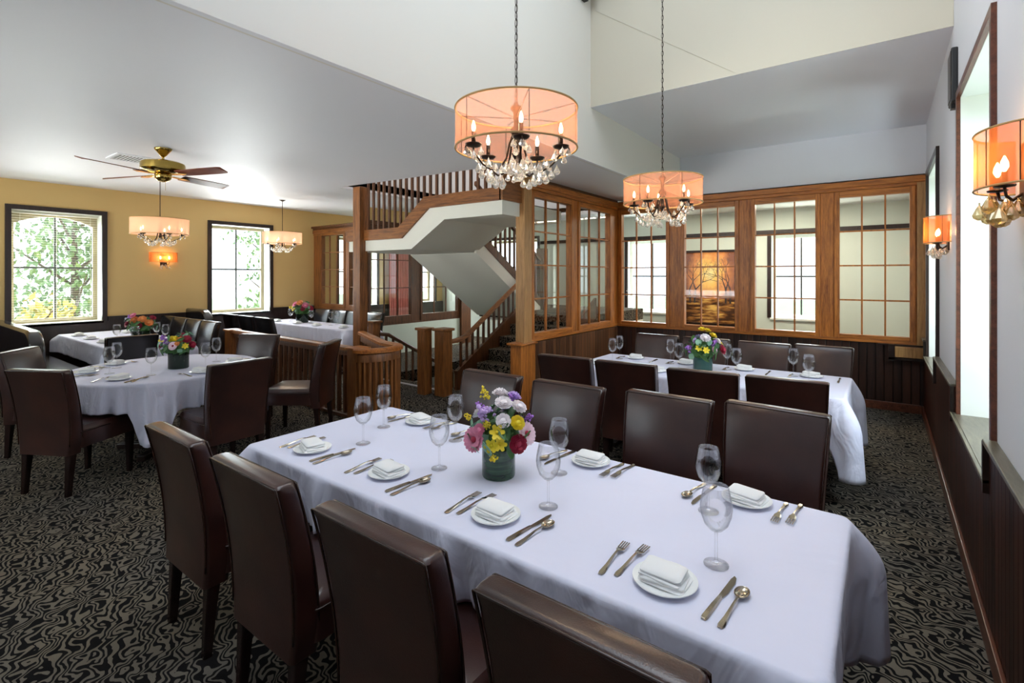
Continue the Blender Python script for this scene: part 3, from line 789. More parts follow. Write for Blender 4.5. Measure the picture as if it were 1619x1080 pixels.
for i, (x, y, a) in enumerate(((-2.215, 2.77, 180), (-1.605, 2.78, 181), (-.99, 2.86, 180), (-.45, 2.93, 176))):
    put_chair(chair, x, y, a, 'brown leather chair facing the camera, %s on far side of front table' % ordi[i], 'chairs on the far side of the front table')
for i, (x, y, a) in enumerate(((-2.17, 3.62, 4), (-1.63, 3.64, 4), (-1.045, 3.65, 5), (-.52, 3.70, 4))):
    put_chair(chair, x, y, a, 'dark brown leather chair, %s on near side of the back table' % ordi[i], 'chairs on the near side of the back table')
for i, (x, y, a) in enumerate(((-2.10, 5.66, 180), (-1.56, 5.66, 180), (-.98, 5.64, 178), (-.47, 5.72, 178))):
    put_chair(chair, x, y, a, 'brown leather chair below the glazing, %s on far side of back table' % ordi[i], 'chairs on the far side of the back table')
# round table chairs
put_chair(chair, -4.90, .81, 29, 'brown leather chair with its back to the camera in front of the round table', 'chairs around the round table')
put_chair(chair, -6.42, .92, -42, 'brown leather chair cut by the left edge of the picture at the round table', 'chairs around the round table')
put_chair(chair, -4.08, 1.90, 92, 'brown leather chair with a broad plain back on the right of the round table', 'chairs around the round table')
put_chair(chair, -4.55, 3.02, 128, 'brown leather chair turned sideways to the railing behind the round table', 'chairs around the round table')
put_chair(chair, -5.83, 2.92, 205, 'brown leather chair with a grey sheen facing the camera behind the round table', 'chairs around the round table')
# left room chairs
put_chair(bchair, -6.78, 1.95, 88, 'black leather chair with its back turned at the right end of the window table', 'chairs of the window table')
nm = ['farthest left', 'second from the left', 'third from the left', 'nearest the railing']
for i, x in enumerate((-9.60, -9.07, -8.54, -8.02)):
    put_chair(bchair, x, 3.30, 180, 'glossy black chair, %s in the row behind the window table' % nm[i], 'row of black chairs behind the window table')
for i, x in enumerate((-9.20, -8.62, -8.04)):
    put_chair(bchair, x, 4.02, 0, 'black leather chair with its back turned, %s before the far corner table' % ('first from the left', 'middle', 'last on the right')[i], 'chairs before the far corner table')
for i, x in enumerate((-9.10, -8.55, -8.02, -7.48)):
    put_chair(bchair, x, 5.86, 180, 'glossy black chair beyond the far corner table, %s' % ('farthest left', 'second from the left', 'third from the left', 'last on the right')[i], 'chairs behind the far corner table')
# booths
def bench(name, label, x0, x1, yb, H=1.0, seat=True):
    r = thing(name, label, 'bench', ((x0 + x1) / 2, yb, 0)); L = (x1 - x0) / 2
    m = MB(); n = 24; 
    out = [(-L, .0), (-L, H)]
    for k in range(n + 1): a = pi / 2 * (1 - k / n); out.append((L - .30 + .30 * cos(a), H - .22 + .22 * sin(a)))
    out += [(L + .02, .0)]
    m.prism([(x, 0, z) for x, z in out], (0, .13, 0)); m.build('backrest', 'leather_b', r, 'auto', bevel=.03)
    if seat:
        m = MB(); m.box(-L, .13, .08, L, .56, .36); m.build('base', 'espresso', r)
        m = MB(); m.box(-L, .13, .36, L, .58, .47); m.build('seat', 'leather_b', r, bevel=.03)
    return r
bench('booth_bench', 'black leather booth bench with a rounded end at the far left under the window', -9.84, -7.42, 1.20, 1.0)
bench('booth_divider', 'low black leather divider with a rounded end against the yellow wall between the windows', -9.84, -9.0, 3.58, 1.04, False)

# ------------------------------------------------------------------ tables and cloths
def rect_table(label, x0, x1, y0, y1, lx=None):
    r = thing('dining_table', label, 'table', ((x0 + x1) / 2, (y0 + y1) / 2, 0)); a, b = (x1 - x0) / 2 - .02, (y1 - y0) / 2 - .02
    m = MB(); m.box(-a, -b, .715, a, b, .742); m.build('tabletop', 'espresso', r)
    for q in (lx or (x0 + .37, x1 - .37)):
        q -= (x0 + x1) / 2
        m = MB(); m.box(q - .04, -.04, .04, q + .04, .04, .715); l = m.build('leg', 'espresso', r, bevel=.004)
        m = MB(); m.box(q - .035, -b + .12, .0, q + .035, b - .12, .04); m.build('foot', 'espresso', l, bevel=.004)
    return r
def noise1(s, seed):
    return (sin(s * 1.7 + seed) + sin(s * 3.1 + seed * 2.3) * .7 + sin(s * 5.3 + seed * 4.1) * .6 + sin(s * 9.7 + seed) * .35) / 2
def cloth(label, outline, drop_fn, flare=.05, amp=.018, kf=26, group=None, seed=0, top=.750, rise=.004, cflare=.10, soft=.010):
    """outline: list of (x,y,nx,ny,corner weight) around the table edge"""
    m = MB(); rings = []; n = len(outline)
    Lc = [0]
    for i in range(1, n): Lc.append(Lc[-1] + math.hypot(outline[i][0] - outline[i - 1][0], outline[i][1] - outline[i - 1][1]))
    cxm = sum(o[0] for o in outline) / n; cym = sum(o[1] for o in outline) / n
    for k in (0.3, .6, .9, .985): rings.append([(cxm + (o[0] - cxm) * k, cym + (o[1] - cym) * k, top) for o in outline])
    rings.append([(o[0], o[1], top - .001) for o in outline])
    rings.append([(o[0] + o[2] * soft, o[1] + o[3] * soft, top - .010) for o in outline])
    T = 16
    for j in range(1, T + 1):
        t_ = j / T; ring = []
        for i, o in enumerate(outline):
            s = Lc[i]; hem, push, *fo = drop_fn(o, s); fl = fo[0] if fo else flare
            z = top - .010 + (hem - top + .010) * t_
            ph = s * kf + seed
            wv = amp * (noise1(ph * .35, seed) * .9 + noise1(ph, seed + 1) * .35 + .9 * (.55 - abs(sin(ph * .31 + 1.2 * sin(ph * .13) + .5 * t_)) ** .7)) * t_ ** .8
            cr = o[4]
            off = soft + fl * t_ * .5 + wv * (1 if not fo else .5) + cr * (cflare * sin(min(1, t_ * 2.4) * pi / 2)) + push * t_ ** 2
            ring.append((o[0] + o[2] * off, o[1] + o[3] * off, z))
        rings.append(ring)
    m.loft(rings, cap=False)
    bm = m.bm; bm.verts.ensure_lookup_table(); m.bm.faces.new([bm.verts[i] for i in range(n)])
    o = m.build('tablecloth', 'cloth', smooth=True, flip=True)
    sd = o.modifiers.new('thick', 'SOLIDIFY'); sd.thickness = .0015; sd.offset = -1
    return tag(o, label, 'tablecloth', group)
def rect_outline(x0, x1, y0, y1, r=.03, step=.02):
    pts = []
    def seg(ax, ay, bx, by, nx, ny):
        L = math.hypot(bx - ax, by - ay); k = max(2, int(L / step))
        for i in range(k):
            t_ = (i + .5) / k; d = min(t_, 1 - t_) * L; pts.append((ax + (bx - ax) * t_, ay + (by - ay) * t_, nx, ny, max(0, 1 - d / .16) ** 2 * .55))
    def arc(cx_, cy_, a0):
        for k in range(9):
            a = a0 + pi / 2 * k / 8; pts.append((cx_ + r * cos(a), cy_ + r * sin(a), cos(a), sin(a), .55 + .45 * sin(pi * k / 8)))
    seg(x0 + r, y0, x1 - r, y0, 0, -1); arc(x1 - r, y0 + r, -pi / 2)
    seg(x1, y0 + r, x1, y1 - r, 1, 0); arc(x1 - r, y1 - r, 0)
    seg(x1 - r, y1, x0 + r, y1, 0, 1); arc(x0 + r, y1 - r, pi / 2)
    seg(x0, y1 - r, x0, y0 + r, -1, 0); arc(x0 + r, y0 + r, pi)
    return pts
def drop_front(o, s):
    if o[2] > .35 and o[3] < .35 and o[4] < .5: return (.27, -.03, .0)          # right end hangs plumb
    if o[4] > .5: return (.27, .0)
    if abs(o[3]) > .5:                         # long sides rest on the seats
        return (.275 + .235 * (1 - min(1, o[4] * 1.6)), -.03)
    return (.27, .01)
T1 = (-2.62, -.10, 1.235, 2.16)
rect_table('long table under the white cloth in the foreground', *T1, (-2.15, -.80))
cloth('white cloth with deep blue-grey folds draped over the long front table', rect_outline(*T1), drop_front, group='white tablecloths', amp=.030, kf=30, seed=2, cflare=.12)
T2 = (-2.43, -.22, 4.20, 5.10)
rect_table('long table under the white cloth below the glazed screen', *T2)
cloth('white cloth with a pointed corner over the long table below the glazed screen', rect_outline(*T2), lambda o, s: ((.20, 0) if o[4] > .5 or abs(o[2]) > .5 else (.20 + .30 * (1 - min(1, o[4] * 1.6)), 0)), seed=5, kf=20, group='white tablecloths')
T4 = (-9.70, -7.33, 1.87, 2.72)
rect_table('long table under the white cloth by the left window', *T4)
cloth('white cloth on the long table by the left window with the tree', rect_outline(*T4), lambda o, s: (.50, 0), seed=8, kf=14, flare=.02, amp=.01, group='white tablecloths')
T5 = (-9.45, -6.75, 4.72, 5.30)
rect_table('table under the white cloth in the far left corner', *T5)
cloth('white cloth on the table in the far left corner by the glazed screen', rect_outline(*T5), lambda o, s: (.48, 0), seed=11, kf=14, flare=.02, amp=.01, group='white tablecloths')
T3 = (-5.45, 1.82, .78)
r = thing('round_table', 'round table under the white cloth beside the railing', 'table', (T3[0], T3[1], 0))
m = MB(); m.lathe([(.76, .715), (.76, .742)], 48); m.build('tabletop', 'espresso', r)
m = MB(); m.lathe([(.06, .03), (.045, .2), (.05, .715)], 16); m.build('pedestal', 'espresso', r, True)
for k in range(4):
    m = MB(); a = pi / 4 + k * pi / 2; m.box(0, -.035, 0, .40, .035, .05, Matrix.Rotation(a, 4, 'Z')); m.build('foot', 'espresso', r, bevel=.005)
SEATS3 = [(math.atan2(b - T3[1], a - T3[0]), w_) for a, b, w_ in ((-5.06, 1.10, .42), (-6.1, 1.22, .36), (-4.5, 1.90, .30), (-5.68, 2.5, .36))]
def round_drop(o, s):
    a = math.atan2(o[3], o[2]); k = 0
    for c, w_ in SEATS3:
        d = abs((a - c + pi) % (2 * pi) - pi); k = max(k, min(1, max(0, (w_ + .12 - d) / .12)))
    k = k * k * (3 - 2 * k)
    return (.25 + .02 * sin(s * 2.1) + .26 * k, -.01)
out = []
for k in range(300):
    a = 2 * pi * k / 300; out.append((T3[0] + T3[2] * cos(a), T3[1] + T3[2] * sin(a), cos(a), sin(a), 0))
cloth('white cloth falling in soft vertical folds over the round table', out, round_drop, seed=4, kf=19, flare=.06, amp=.045, group='white tablecloths')
TOP = .7515

# ------------------------------------------------------------------ table ware
def make_glass():
    r = thing('wine_glass', '', 'wine glass')
    m = MB(); prof = [(.036, .0), (.036, .0025), (.020, .006), (.006, .010), (.0045, .020), (.0040, .085), (.006, .098)]
    m.lathe(prof, 20); m.build('stem', 'glass', r, True)
    m = MB(); pr = [(.003, .099), (.018, .105), (.034, .122), (.044, .150), (.0465, .170), (.045, .190), (.040, .215), (.0355, .236), (.0345, .236), (.0435, .190), (.0450, .170), (.0425, .150), (.033, .124), (.016, .108)]
    m.lathe(pr, 24); m.build('bowl', 'glass', r, True)
    return r
def make_plate():
    m = MB(); m.lathe([(.050, 0), (.052, .003), (.082, .009), (.089, .013), (.089, .0155), (.081, .012), (.050, .006)], 40)
    return tag(m.build('bread_plate', 'china', smooth='auto'), '', 'plate')
def make_napkin():
    m = MB(); random.seed(21); z0 = 0
    for j in range(5):
        th = (.006, .007, .008, .008, .010)[j]; R_ = Matrix.Rotation(random.uniform(-.09, .09), 3, 'Z'); ox, oy = random.uniform(-.004, .004), random.uniform(-.004, .004)
        W, D = .128 - .003 * j, .104 - .004 * j; rings = []
        for z, k in ((0, .003), (th * .3, 0), (th * .7, 0), (th, .003), (th + .001, .012), (th + .002, .026)):
            ring = []
            for x, y in rrect(W - 2 * k, D - 2 * k, .012, 5):
                wz = .0035 * sin(x * 46 + j) + .003 * sin(y * 60 + 2 * j) - .9 * (x * x + y * y) * (j > 1)
                p = R_ @ Vector((x + ox, y + oy, 0)); ring.append((p.x, p.y, max(0, z0 + z + (wz if j else 0))))
            rings.append(ring)
        m.loft(rings); z0 += th * .92
    o = m.build('folded_napkin', 'napkin', smooth='auto')
    return tag(o, '', 'napkin')
def strip(m, path, zt=.0015):
    """flat tapered bar: path of (y, halfwidth, z, thickness)"""
    m.loft([[(-w_, y, z), (w_, y, z), (w_ * .7, y, z + t_), (-w_ * .7, y, z + t_)] for y, w_, z, t_ in path])
def make_fork():
    r = thing('fork', '', 'fork')
    m = MB(); strip(m, [(-.100, .006, .001, .003), (-.085, .0095, .001, .0035), (-.055, .006, .003, .004), (.0, .0032, .010, .004), (.030, .0032, .012, .003)]); m.build('handle', 'silver', r, 'auto')
    m = MB(); strip(m, [(.028, .0035, .012, .003), (.042, .011, .010, .002), (.058, .0125, .006, .002)])
    for k in range(4):
        x = -.0105 + .007 * k; m.box(x - .0016, .057, .006, x + .0016, .100, .008, Matrix.Rotation(radians(-3), 4, 'X') if False else None)
    m.build('tines', 'silver', r); return r
def make_knife():
    r = thing('knife', '', 'knife')
    m = MB(); strip(m, [(-.118, .006, .0, .004), (-.110, .009, .0, .006), (-.05, .0078, .0, .007), (.0, .005, .001, .006)]); m.build('handle', 'silver', r, 'auto')
    m = MB(); m.prism([(-.006, 0, .001), (.006, 0, .001), (.010, .03, .001), (.010, .085, .001), (.004, .112, .001), (-.004, .120, .001), (-.007, .10, .001)], (0, 0, .0018)); m.build('blade', 'silver', r); return r
def make_spoon():
    r = thing('spoon', '', 'spoon')
    m = MB(); strip(m, [(-.098, .006, .001, .003), (-.085, .0095, .001, .0035), (-.055, .006, .003, .004), (.0, .0032, .010, .004), (.040, .0035, .011, .003)]); m.build('handle', 'silver', r, 'auto')
    m = MB(); rings = []
    for j in range(7):
        a = pi / 2 * j / 6; rings.append([(.019 * cos(b) * sin(a + .02), .068 + .030 * sin(b) * sin(a + .02), .012 - .010 * cos(a)) for b in [2 * pi * q / 20 for q in range(20)]])
    m.loft(rings, cap=False); o = m.build('bowl', 'silver', r, True); s_ = o.modifiers.new('s', 'SOLIDIFY'); s_.thickness = .0012; return r
glass, plate, napkin, fork, knife, spoon = (Kit(k) for k in (make_glass, make_plate, make_napkin, make_fork, make_knife, make_spoon))
def gl_(x, y, where, grp): glass.put('clear wine glass ' + where, (x, y, TOP), random.uniform(0, 3), grp)
def pn(x, y, a, where, grp):
    plate.put('white bread plate ' + where, (x, y, TOP), a, 'bread plates ' + grp)
    napkin.put('folded white napkin ' + where, (x, y, TOP + .0085), a + random.uniform(-.3, .3), 'folded napkins ' + grp)
def line_item(kit, kind, x0, y0, x1, y1, where, grp):
    a = math.atan2(y1 - y0, x1 - x0) - pi / 2; kit.put(kind + ' ' + where, ((x0 + x1) / 2, (y0 + y1) / 2, TOP), a, grp)
near = ['at the leftmost near place of the front table', 'at the second near place from the left of the front table', 'at the third near place from the left of the front table', 'at the rightmost near place of the front table']
farp = ['at the leftmost far place of the front table', 'at the second far place from the left of the front table', 'at the third far place from the left of the front table', 'at the rightmost far place of the front table']
g = 'on the front table'
for i, (px, py) in enumerate(((-2.274, 1.39), (-1.73, 1.42), (-1.118, 1.40), (-.496, 1.385))):
    pn(px, py, .1 * i, near[i], g)
    line_item(fork, 'outer silver fork', px - .165, 1.32, px - .170, 1.50, near[i], 'forks ' + g)
    line_item(fork, 'inner silver fork', px - .125, 1.33, px - .110, 1.53, near[i], 'forks ' + g)
    line_item(knife, 'silver dinner knife', px + .13, 1.295, px + .155, 1.53, near[i], 'knives ' + g)
    line_item(spoon, 'silver teaspoon', px + .172, 1.295, px + .190, 1.475, near[i], 'spoons ' + g)
for i, (x, y) in enumerate(((-2.153, 1.60), (-1.603, 1.60), (-1.01, 1.58), (-.404, 1.565))): gl_(x, y, near[i], 'wine glasses ' + g)
for i, (px, py) in enumerate(((-2.187, 2.03), (-1.66, 2.05), (-1.088, 2.066), (-.423, 2.07))):
    pn(px, py, .1, farp[i], g)
    line_item(knife, 'silver dinner knife', px - .135, 2.14, px - .16, 1.93, farp[i], 'knives ' + g)
    line_item(spoon, 'silver teaspoon', px - .175, 2.13, px - .20, 1.96, farp[i], 'spoons ' + g)
    line_item(fork, 'inner silver fork', px + .125, 2.13, px + .115, 1.96, farp[i], 'forks ' + g)
    line_item(fork, 'outer silver fork', px + .17, 2.135, px + .16, 1.99, farp[i], 'forks ' + g)
for i, (x, y) in enumerate(((-2.293, 1.845), (-1.804, 1.92), (-1.142, 1.875), (-.518, 1.90))): gl_(x, y, farp[i], 'wine glasses ' + g)
g = 'on the back table'
for i, (x, y) in enumerate(((-2.20, 4.86), (-1.68, 4.90), (-1.154, 4.90), (-.626, 4.93))):
    w_ = 'on the far side of the back table, %s' % ordi[i]
    gl_(x, y - .05, w_, 'wine glasses ' + g); pn(x + .13, 4.93, 0, w_, g)
    line_item(knife, 'silver knife', x + .33, 4.98, x + .33, 4.80, w_, 'knives ' + g)
    line_item(fork, 'silver fork', x - .02, 4.97, x - .02, 4.80, w_, 'forks ' + g)
for i, (x, y) in enumerate(((-2.17, 4.58), (-1.52, 4.62), (-1.02, 4.60), (-.48, 4.58))):
    w_ = 'on the near side of the back table, %s' % ordi[i]
    gl_(x, y, w_, 'wine glasses ' + g); pn(x - .12, 4.38, 0, w_, g)
    line_item(knife, 'silver knife', x + .05, 4.28, x + .05, 4.46, w_, 'knives ' + g)
g = 'on the round table'
for i, ang in enumerate((-112, -52, 8, 62, 205)):
    a = radians(ang); cx_, cy_ = T3[0], T3[1]; w_ = ('before the chair nearest the camera', 'on the near right edge', 'before the chair on the right', 'at the back by the railing', 'on the far left')[i] + ' of the round table'
    tx, ty = -sin(a), cos(a)
    pn(cx_ + .58 * cos(a), cy_ + .58 * sin(a), a, w_, g)
    gl_(cx_ + .40 * cos(a) + tx * .14, cy_ + .40 * sin(a) + ty * .14, w_, 'wine glasses ' + g)
    for kit, kd, s_ in ((knife, 'silver knife', .14), (spoon, 'silver spoon', .18), (fork, 'silver fork', -.14)):
        line_item(kit, kd, cx_ + .68 * cos(a) + tx * s_, cy_ + .68 * sin(a) + ty * s_, cx_ + .50 * cos(a) + tx * s_, cy_ + .50 * sin(a) + ty * s_, w_, kd + ' ' + g)
g = 'on the window table'
for i, (x, y) in enumerate(((-9.2, 2.0), (-8.6, 2.0), (-8.0, 2.0), (-7.5, 2.05))):
    w_ = 'on the near side of the window table, %s' % nm[i]; pn(x, y, 0, w_, g)
    if i > 1: gl_(x + .15, y + .08, w_, 'wine glasses ' + g)
for i, (x, y) in enumerate(((-9.1, 2.55), (-8.5, 2.55), (-7.95, 2.55), (-7.5, 2.5))):
    w_ = 'on the far side of the window table, %s' % nm[i]; pn(x, y, 0, w_, g); gl_(x + .12, y - .04, w_, 'wine glasses ' + g)
g = 'on the far corner table'
for i, (x, y) in enumerate(((-9.1, 4.85), (-8.4, 4.85), (-7.8, 4.85), (-7.1, 4.9))):
    w_ = 'on the near side of the far corner table, %s' % nm[i]; pn(x, y, 0, w_, g); gl_(x + .15, y + .17, w_, 'wine glasses ' + g)
for i, (x, y) in enumerate(((-9.2, 5.18), (-8.55, 5.18), (-7.7, 5.18))):
    w_ = 'on the far side of the far corner table, %s' % nm[i]; gl_(x, y, w_, 'wine glasses ' + g)

# ------------------------------------------------------------------ flowers
M['pink'] = plain('pink_petal', (0.80, 0.28, 0.42), .6, var=.2, scale=30)
M['palepink'] = plain('pale_pink_petal', (0.86, 0.62, 0.70), .6, var=.1)
M['white_f'] = plain('white_petal', (0.88, 0.82, 0.84), .6, var=.06)
M['yellow_f'] = plain('yellow_petal', (0.85, 0.66, 0.03), .5, var=.15)
M['purple'] = plain('purple_petal', (0.38, 0.16, 0.58), .6, var=.3, scale=30)
M['lilac'] = plain('lilac_petal', (0.60, 0.42, 0.78), .6, var=.15)
M['crimson'] = plain('crimson_petal', (0.36, 0.015, 0.05), .6, var=.25)
M['orange_f'] = plain('orange_petal', (0.80, 0.32, 0.10), .6, var=.15)
M['leaf'] = plain('green_leaf', (0.055, 0.16, 0.035), .45, var=.3)
M['leaf_g'] = plain('grey_green_leaf', (0.22, 0.42, 0.28), .5, var=.15)
M['vase'] = None
t = NT('leaf_wrapped_vase'); v = t.coord((1, 1, 9)); n = t.noise(v, 9, 3, .6, .3)
M['vase'] = t.pbr(t.ramp(n, [(.3, (.006, .022, .012)), (.6, (.025, .075, .035)), (.75, (.09, .16, .06))]), .12, 0, None, .7)
M['vase_dark'] = plain('dark_green_vase', (0.008, 0.018, 0.010), .1)
M['teal'] = plain('teal_vase', (0.02, 0.075, 0.06), .12)
def orient(d):
    d = Vector(d).normalized(); return Vector((0, 0, 1)).rotation_difference(d).to_matrix().to_4x4()
def flower(root, kind, p, d, r, mat):
    m = MB(); X = Matrix.Translation(p) @ orient(d)
    def petal(a, r0, r1, w_, z0, z1, tip=.6, R0=None):
        ca, sa = cos(a), sin(a)
        def q(rr, ww, z): return X @ Vector((rr * ca - ww * sa, rr * sa + ww * ca, z))
        rm = (r0 + r1) / 2; zm = (z0 + z1) / 2 + r * .06
        m.loft([[q(r0, -w_ * .35, z0), q(r0, 0, z0 - r * .03), q(r0, w_ * .35, z0)], [q(rm, -w_ * .5, zm), q(rm, 0, zm - r * .05), q(rm, w_ * .5, zm)], [q(r1 * .92, -w_ * .36, z1), q(r1, 0, z1 - .02 * r), q(r1 * .92, w_ * .36, z1)]], cap=False, closed=False)
    if kind == 'gerbera':
        for k in range(18): petal(2 * pi * k / 18, r * .22, r, r * .36, 0, r * .12)
        for k in range(14): petal(2 * pi * (k + .5) / 14, r * .2, r * .72, r * .30, r * .06, r * .22)
        o = m.build('gerbera', mat, root, True, flip=False)
        c = MB(); c.ball(X @ Vector((0, 0, r * .06)), r * .24, sub=2); c.build('flower_center', 'crimson', o, True)
    elif kind in ('rose', 'mum'):
        nl = 4 if kind == 'rose' else 5
        for l in range(nl):
            q_ = 1 - l / nl; npet = (7, 6, 5, 4, 3)[l] + (4 if kind == 'mum' else 0)
            for k in range(npet): petal(2 * pi * k / npet + l * .7, r * .12 * q_, r * (.35 + .65 * q_), r * (.9 if kind == 'rose' else .5) * (.5 + .5 * q_), 0 + r * .05 * l, r * (.25 + .55 * (1 - q_) + .15))
        m.ball(X @ Vector((0, 0, r * .28)), r * .48, r * .48, r * .42, sub=2, jit=.06)
        o = m.build('rose' if kind == 'rose' else 'chrysanthemum', mat, root, True, flip=False)
    elif kind == 'spray':
        for k in range(34):
            a = random.uniform(0, 2 * pi); h = random.uniform(-.7, 1.2); rr = r * random.uniform(.1, .75) * (1 - .35 * h)
            m.ball(X @ Vector((rr * cos(a), rr * sin(a), h * r)), r * random.uniform(.13, .24), sub=1, jit=.15)
        o = m.build('flower_spray', mat, root, True)
    else:                                       # lily
        for k in range(6): petal(2 * pi * k / 6, r * .05, r, r * .62, 0, r * .42)
        m.ball(X @ Vector((0, 0, r * .1)), r * .25, sub=1)
        o = m.build('lily', mat, root, True, flip=False)
    return o
def leaves(root, n, c, R, mat, seed, sz=.035, rounder=.5):
    random.seed(seed); m = MB()
    for k in range(n):
        a = random.uniform(0, 2 * pi); e = random.uniform(-.35, 1.1); rr = R * random.uniform(.55, 1.02)
        d = Vector((cos(a) * cos(e), sin(a) * cos(e), sin(e))); p = Vector(c) + Vector((d.x * rr, d.y * rr, d.z * rr * .95))
        X = Matrix.Translation(p) @ orient(d + Vector((random.uniform(-.5, .5), random.uniform(-.5, .5), random.uniform(-.5, .3)))) @ Matrix.Rotation(random.uniform(0, 6), 4, 'Z')
        L, W = sz * random.uniform(.8, 1.3), sz * rounder
        rg = []
        for i in range(6):
            s_ = i / 5; ww = W * sin(pi * min(.98, s_ * .92 + .06)) ** .8
            rg.append([X @ Vector((-ww, L * (2 * s_ - 1), .0)), X @ Vector((0, L * (2 * s_ - 1), -.004)), X @ Vector((ww, L * (2 * s_ - 1), .0))])
        m.loft(rg, cap=False, closed=False)
    return m.build('leaves', mat, root, True, flip=False)
def bouquet(label, loc, spec, vase_mat, vr=.043, vh=.085, R=.085, seed=1, scale=1.0, turn=0):
    root = thing('flower_arrangement', label, 'flowers', loc, turn, 'flower centrepieces', scale)
    m = MB(); m.lathe([(vr * .96, 0), (vr, .004), (vr, vh), (vr - .003, vh), (vr - .003, vh * .75)], 32); m.build('vase', vase_mat, root, 'auto')
    c = (0, 0, vh + .032)
    random.seed(seed); m = MB()
    m.ball(c, R * .62, R * .62, R * .55, sub=3, jit=.12); m.build('greenery', 'leaf', root)
    for kind, x, y, z, r_, mat in spec:
        d = Vector((x * .7, y - .03, z * .75 + .02)); random.seed(int(abs(x * 1e4 + z * 1e3)))
        flower(root, kind, Vector(c) + Vector((x, y, z)), d, r_, mat)
    leaves(root, 46, c, R * 1.02, 'leaf', seed, .026, .42)
    leaves(root, 12, c, R * 1.12, 'leaf_g', seed + 1, .020, .85)
    return root
# x = right in picture, y = away from the camera (turned by the camera heading), z up
A = radians(36.75)
spec1 = [('gerbera', -.068, -.040, .000, .036, 'pink'), ('rose', .052, -.050, -.008, .028, 'crimson'), ('gerbera', .080, -.025, .012, .034, 'palepink'),
         ('lily', -.018, -.080, -.004, .020, 'yellow_f'), ('lily', .006, -.078, .000, .020, 'yellow_f'), ('lily', -.002, -.072, .030, .022, 'yellow_f'), ('spray', -.012, -.078, -.035, .016, 'yellow_f'),
         ('rose', .014, -.056, .055, .022, 'white_f'), ('rose', .014, -.02, .092, .026, 'white_f'), ('mum', .056, -.02, .082, .024, 'white_f'), ('mum', .004, .02, .108, .026, 'white_f'), ('mum', .042, .02, .100, .024, 'lilac'),
         ('spray', -.036, -.045, .075, .030, 'lilac'), ('spray', -.050, -.03, .082, .020, 'purple'), ('spray', .032, .0, .098, .016, 'purple'), ('rose', .052, -.05, .048, .022, 'yellow_f'), ('spray', .082, -.01, .050, .018, 'purple'),
         ('spray', -.040, .0, .120, .018, 'yellow_f'), ('spray', -.030, -.055, .045, .016, 'yellow_f'), ('mum', -.050, -.055, .032, .018, 'pink'), ('spray', -.085, -.02, .058, .012, 'yellow_f'), ('mum', .02, .06, .05, .03, 'lilac'), ('mum', -.05, .06, .04, .03, 'white_f')]
bouquet('pink, yellow and lilac bouquet in a leaf-wrapped vase on the front table', (-1.342, 1.70, TOP), spec1, 'vase', .048, .084, .088, 1, 1.50, A)
spec2 = [('spray', -.085, -.02, .020, .024, 'purple'), ('mum', -.005, -.045, .075, .030, 'white_f'), ('rose', .088, -.035, .012, .028, 'crimson'), ('mum', .045, -.04, .012, .020, 'palepink'),
         ('rose', .050, -.01, .085, .024, 'yellow_f'), ('rose', -.005, 0, .118, .022, 'yellow_f'), ('rose', .028, .01, .110, .022, 'yellow_f'), ('lily', -.045, -.06, .025, .020, 'yellow_f'), ('lily', -.010, -.07, .015, .020, 'yellow_f'),
         ('spray', .04, -.04, .05, .022, 'purple'), ('spray', -.05, -.02, .062, .018, 'lilac'), ('mum', .075, -.01, .055, .022, 'white_f'), ('mum', 0, .06, .06, .03, 'lilac'), ('lily', .10, 0, .045, .018, 'yellow_f')]
bouquet('yellow, white and crimson bouquet in a small teal vase on the back table', (-1.33, 4.70, TOP), spec2, 'teal', .052, .074, .095, 5, 1.62, A)
spec3 = [('gerbera', .015, -.080, .020, .030, 'palepink'), ('spray', -.060, -.04, .055, .034, 'purple'), ('rose', -.012, -.05, .060, .024, 'yellow_f'), ('rose', .014, -.055, .062, .022, 'yellow_f'), ('rose', .045, -.05, .055, .022, 'orange_f'),
         ('rose', .075, -.03, .055, .030, 'crimson'), ('rose', .105, -.02, .020, .024, 'crimson'), ('lily', .078, -.05, .015, .022, 'yellow_f'), ('rose', -.100, -.02, .010, .024, 'crimson'), ('spray', -.09, -.03, .045, .018, 'yellow_f'), ('spray', .03, 0, .075, .022, 'crimson'), ('rose', .04, -.07, .035, .018, 'orange_f')]
bouquet('round bouquet with one pale pink gerbera in a dark glass vase on the round table', (-5.29, 1.87, TOP), spec3, 'vase_dark', .062, .110, .110, 9, 1.36, A)
spec4 = [('spray', -.05, -.03, .07, .026, 'purple'), ('rose', -.01, -.05, .05, .032, 'orange_f'), ('rose', .04, -.04, .055, .032, 'orange_f'), ('rose', .075, -.02, .03, .032, 'orange_f'), ('rose', -.075, -.03, .02, .030, 'crimson'), ('rose', -.02, -.05, .085, .026, 'pink'), ('rose', .03, -.06, .01, .026, 'crimson'), ('rose', .09, 0, .065, .024, 'crimson')]
bouquet('orange and crimson bouquet on the window table at the left', (-7.72, 2.30, TOP), spec4, 'vase_dark', .06, .09, .105, 12, 1.65, A)
spec5 = [('rose', -.05, -.03, .06, .034, 'pink'), ('rose', 0, -.05, .075, .034, 'orange_f'), ('rose', .05, -.04, .05, .034, 'pink'), ('rose', .09, -.02, .02, .030, 'crimson'), ('spray', -.09, -.02, .02, .03, 'yellow_f'), ('rose', .03, -.06, .02, .028, 'crimson')]
bouquet('dusky pink bouquet on the far corner table', (-8.55, 5.02, TOP), spec5, 'vase_dark', .06, .09, .105, 15, 1.8, A)

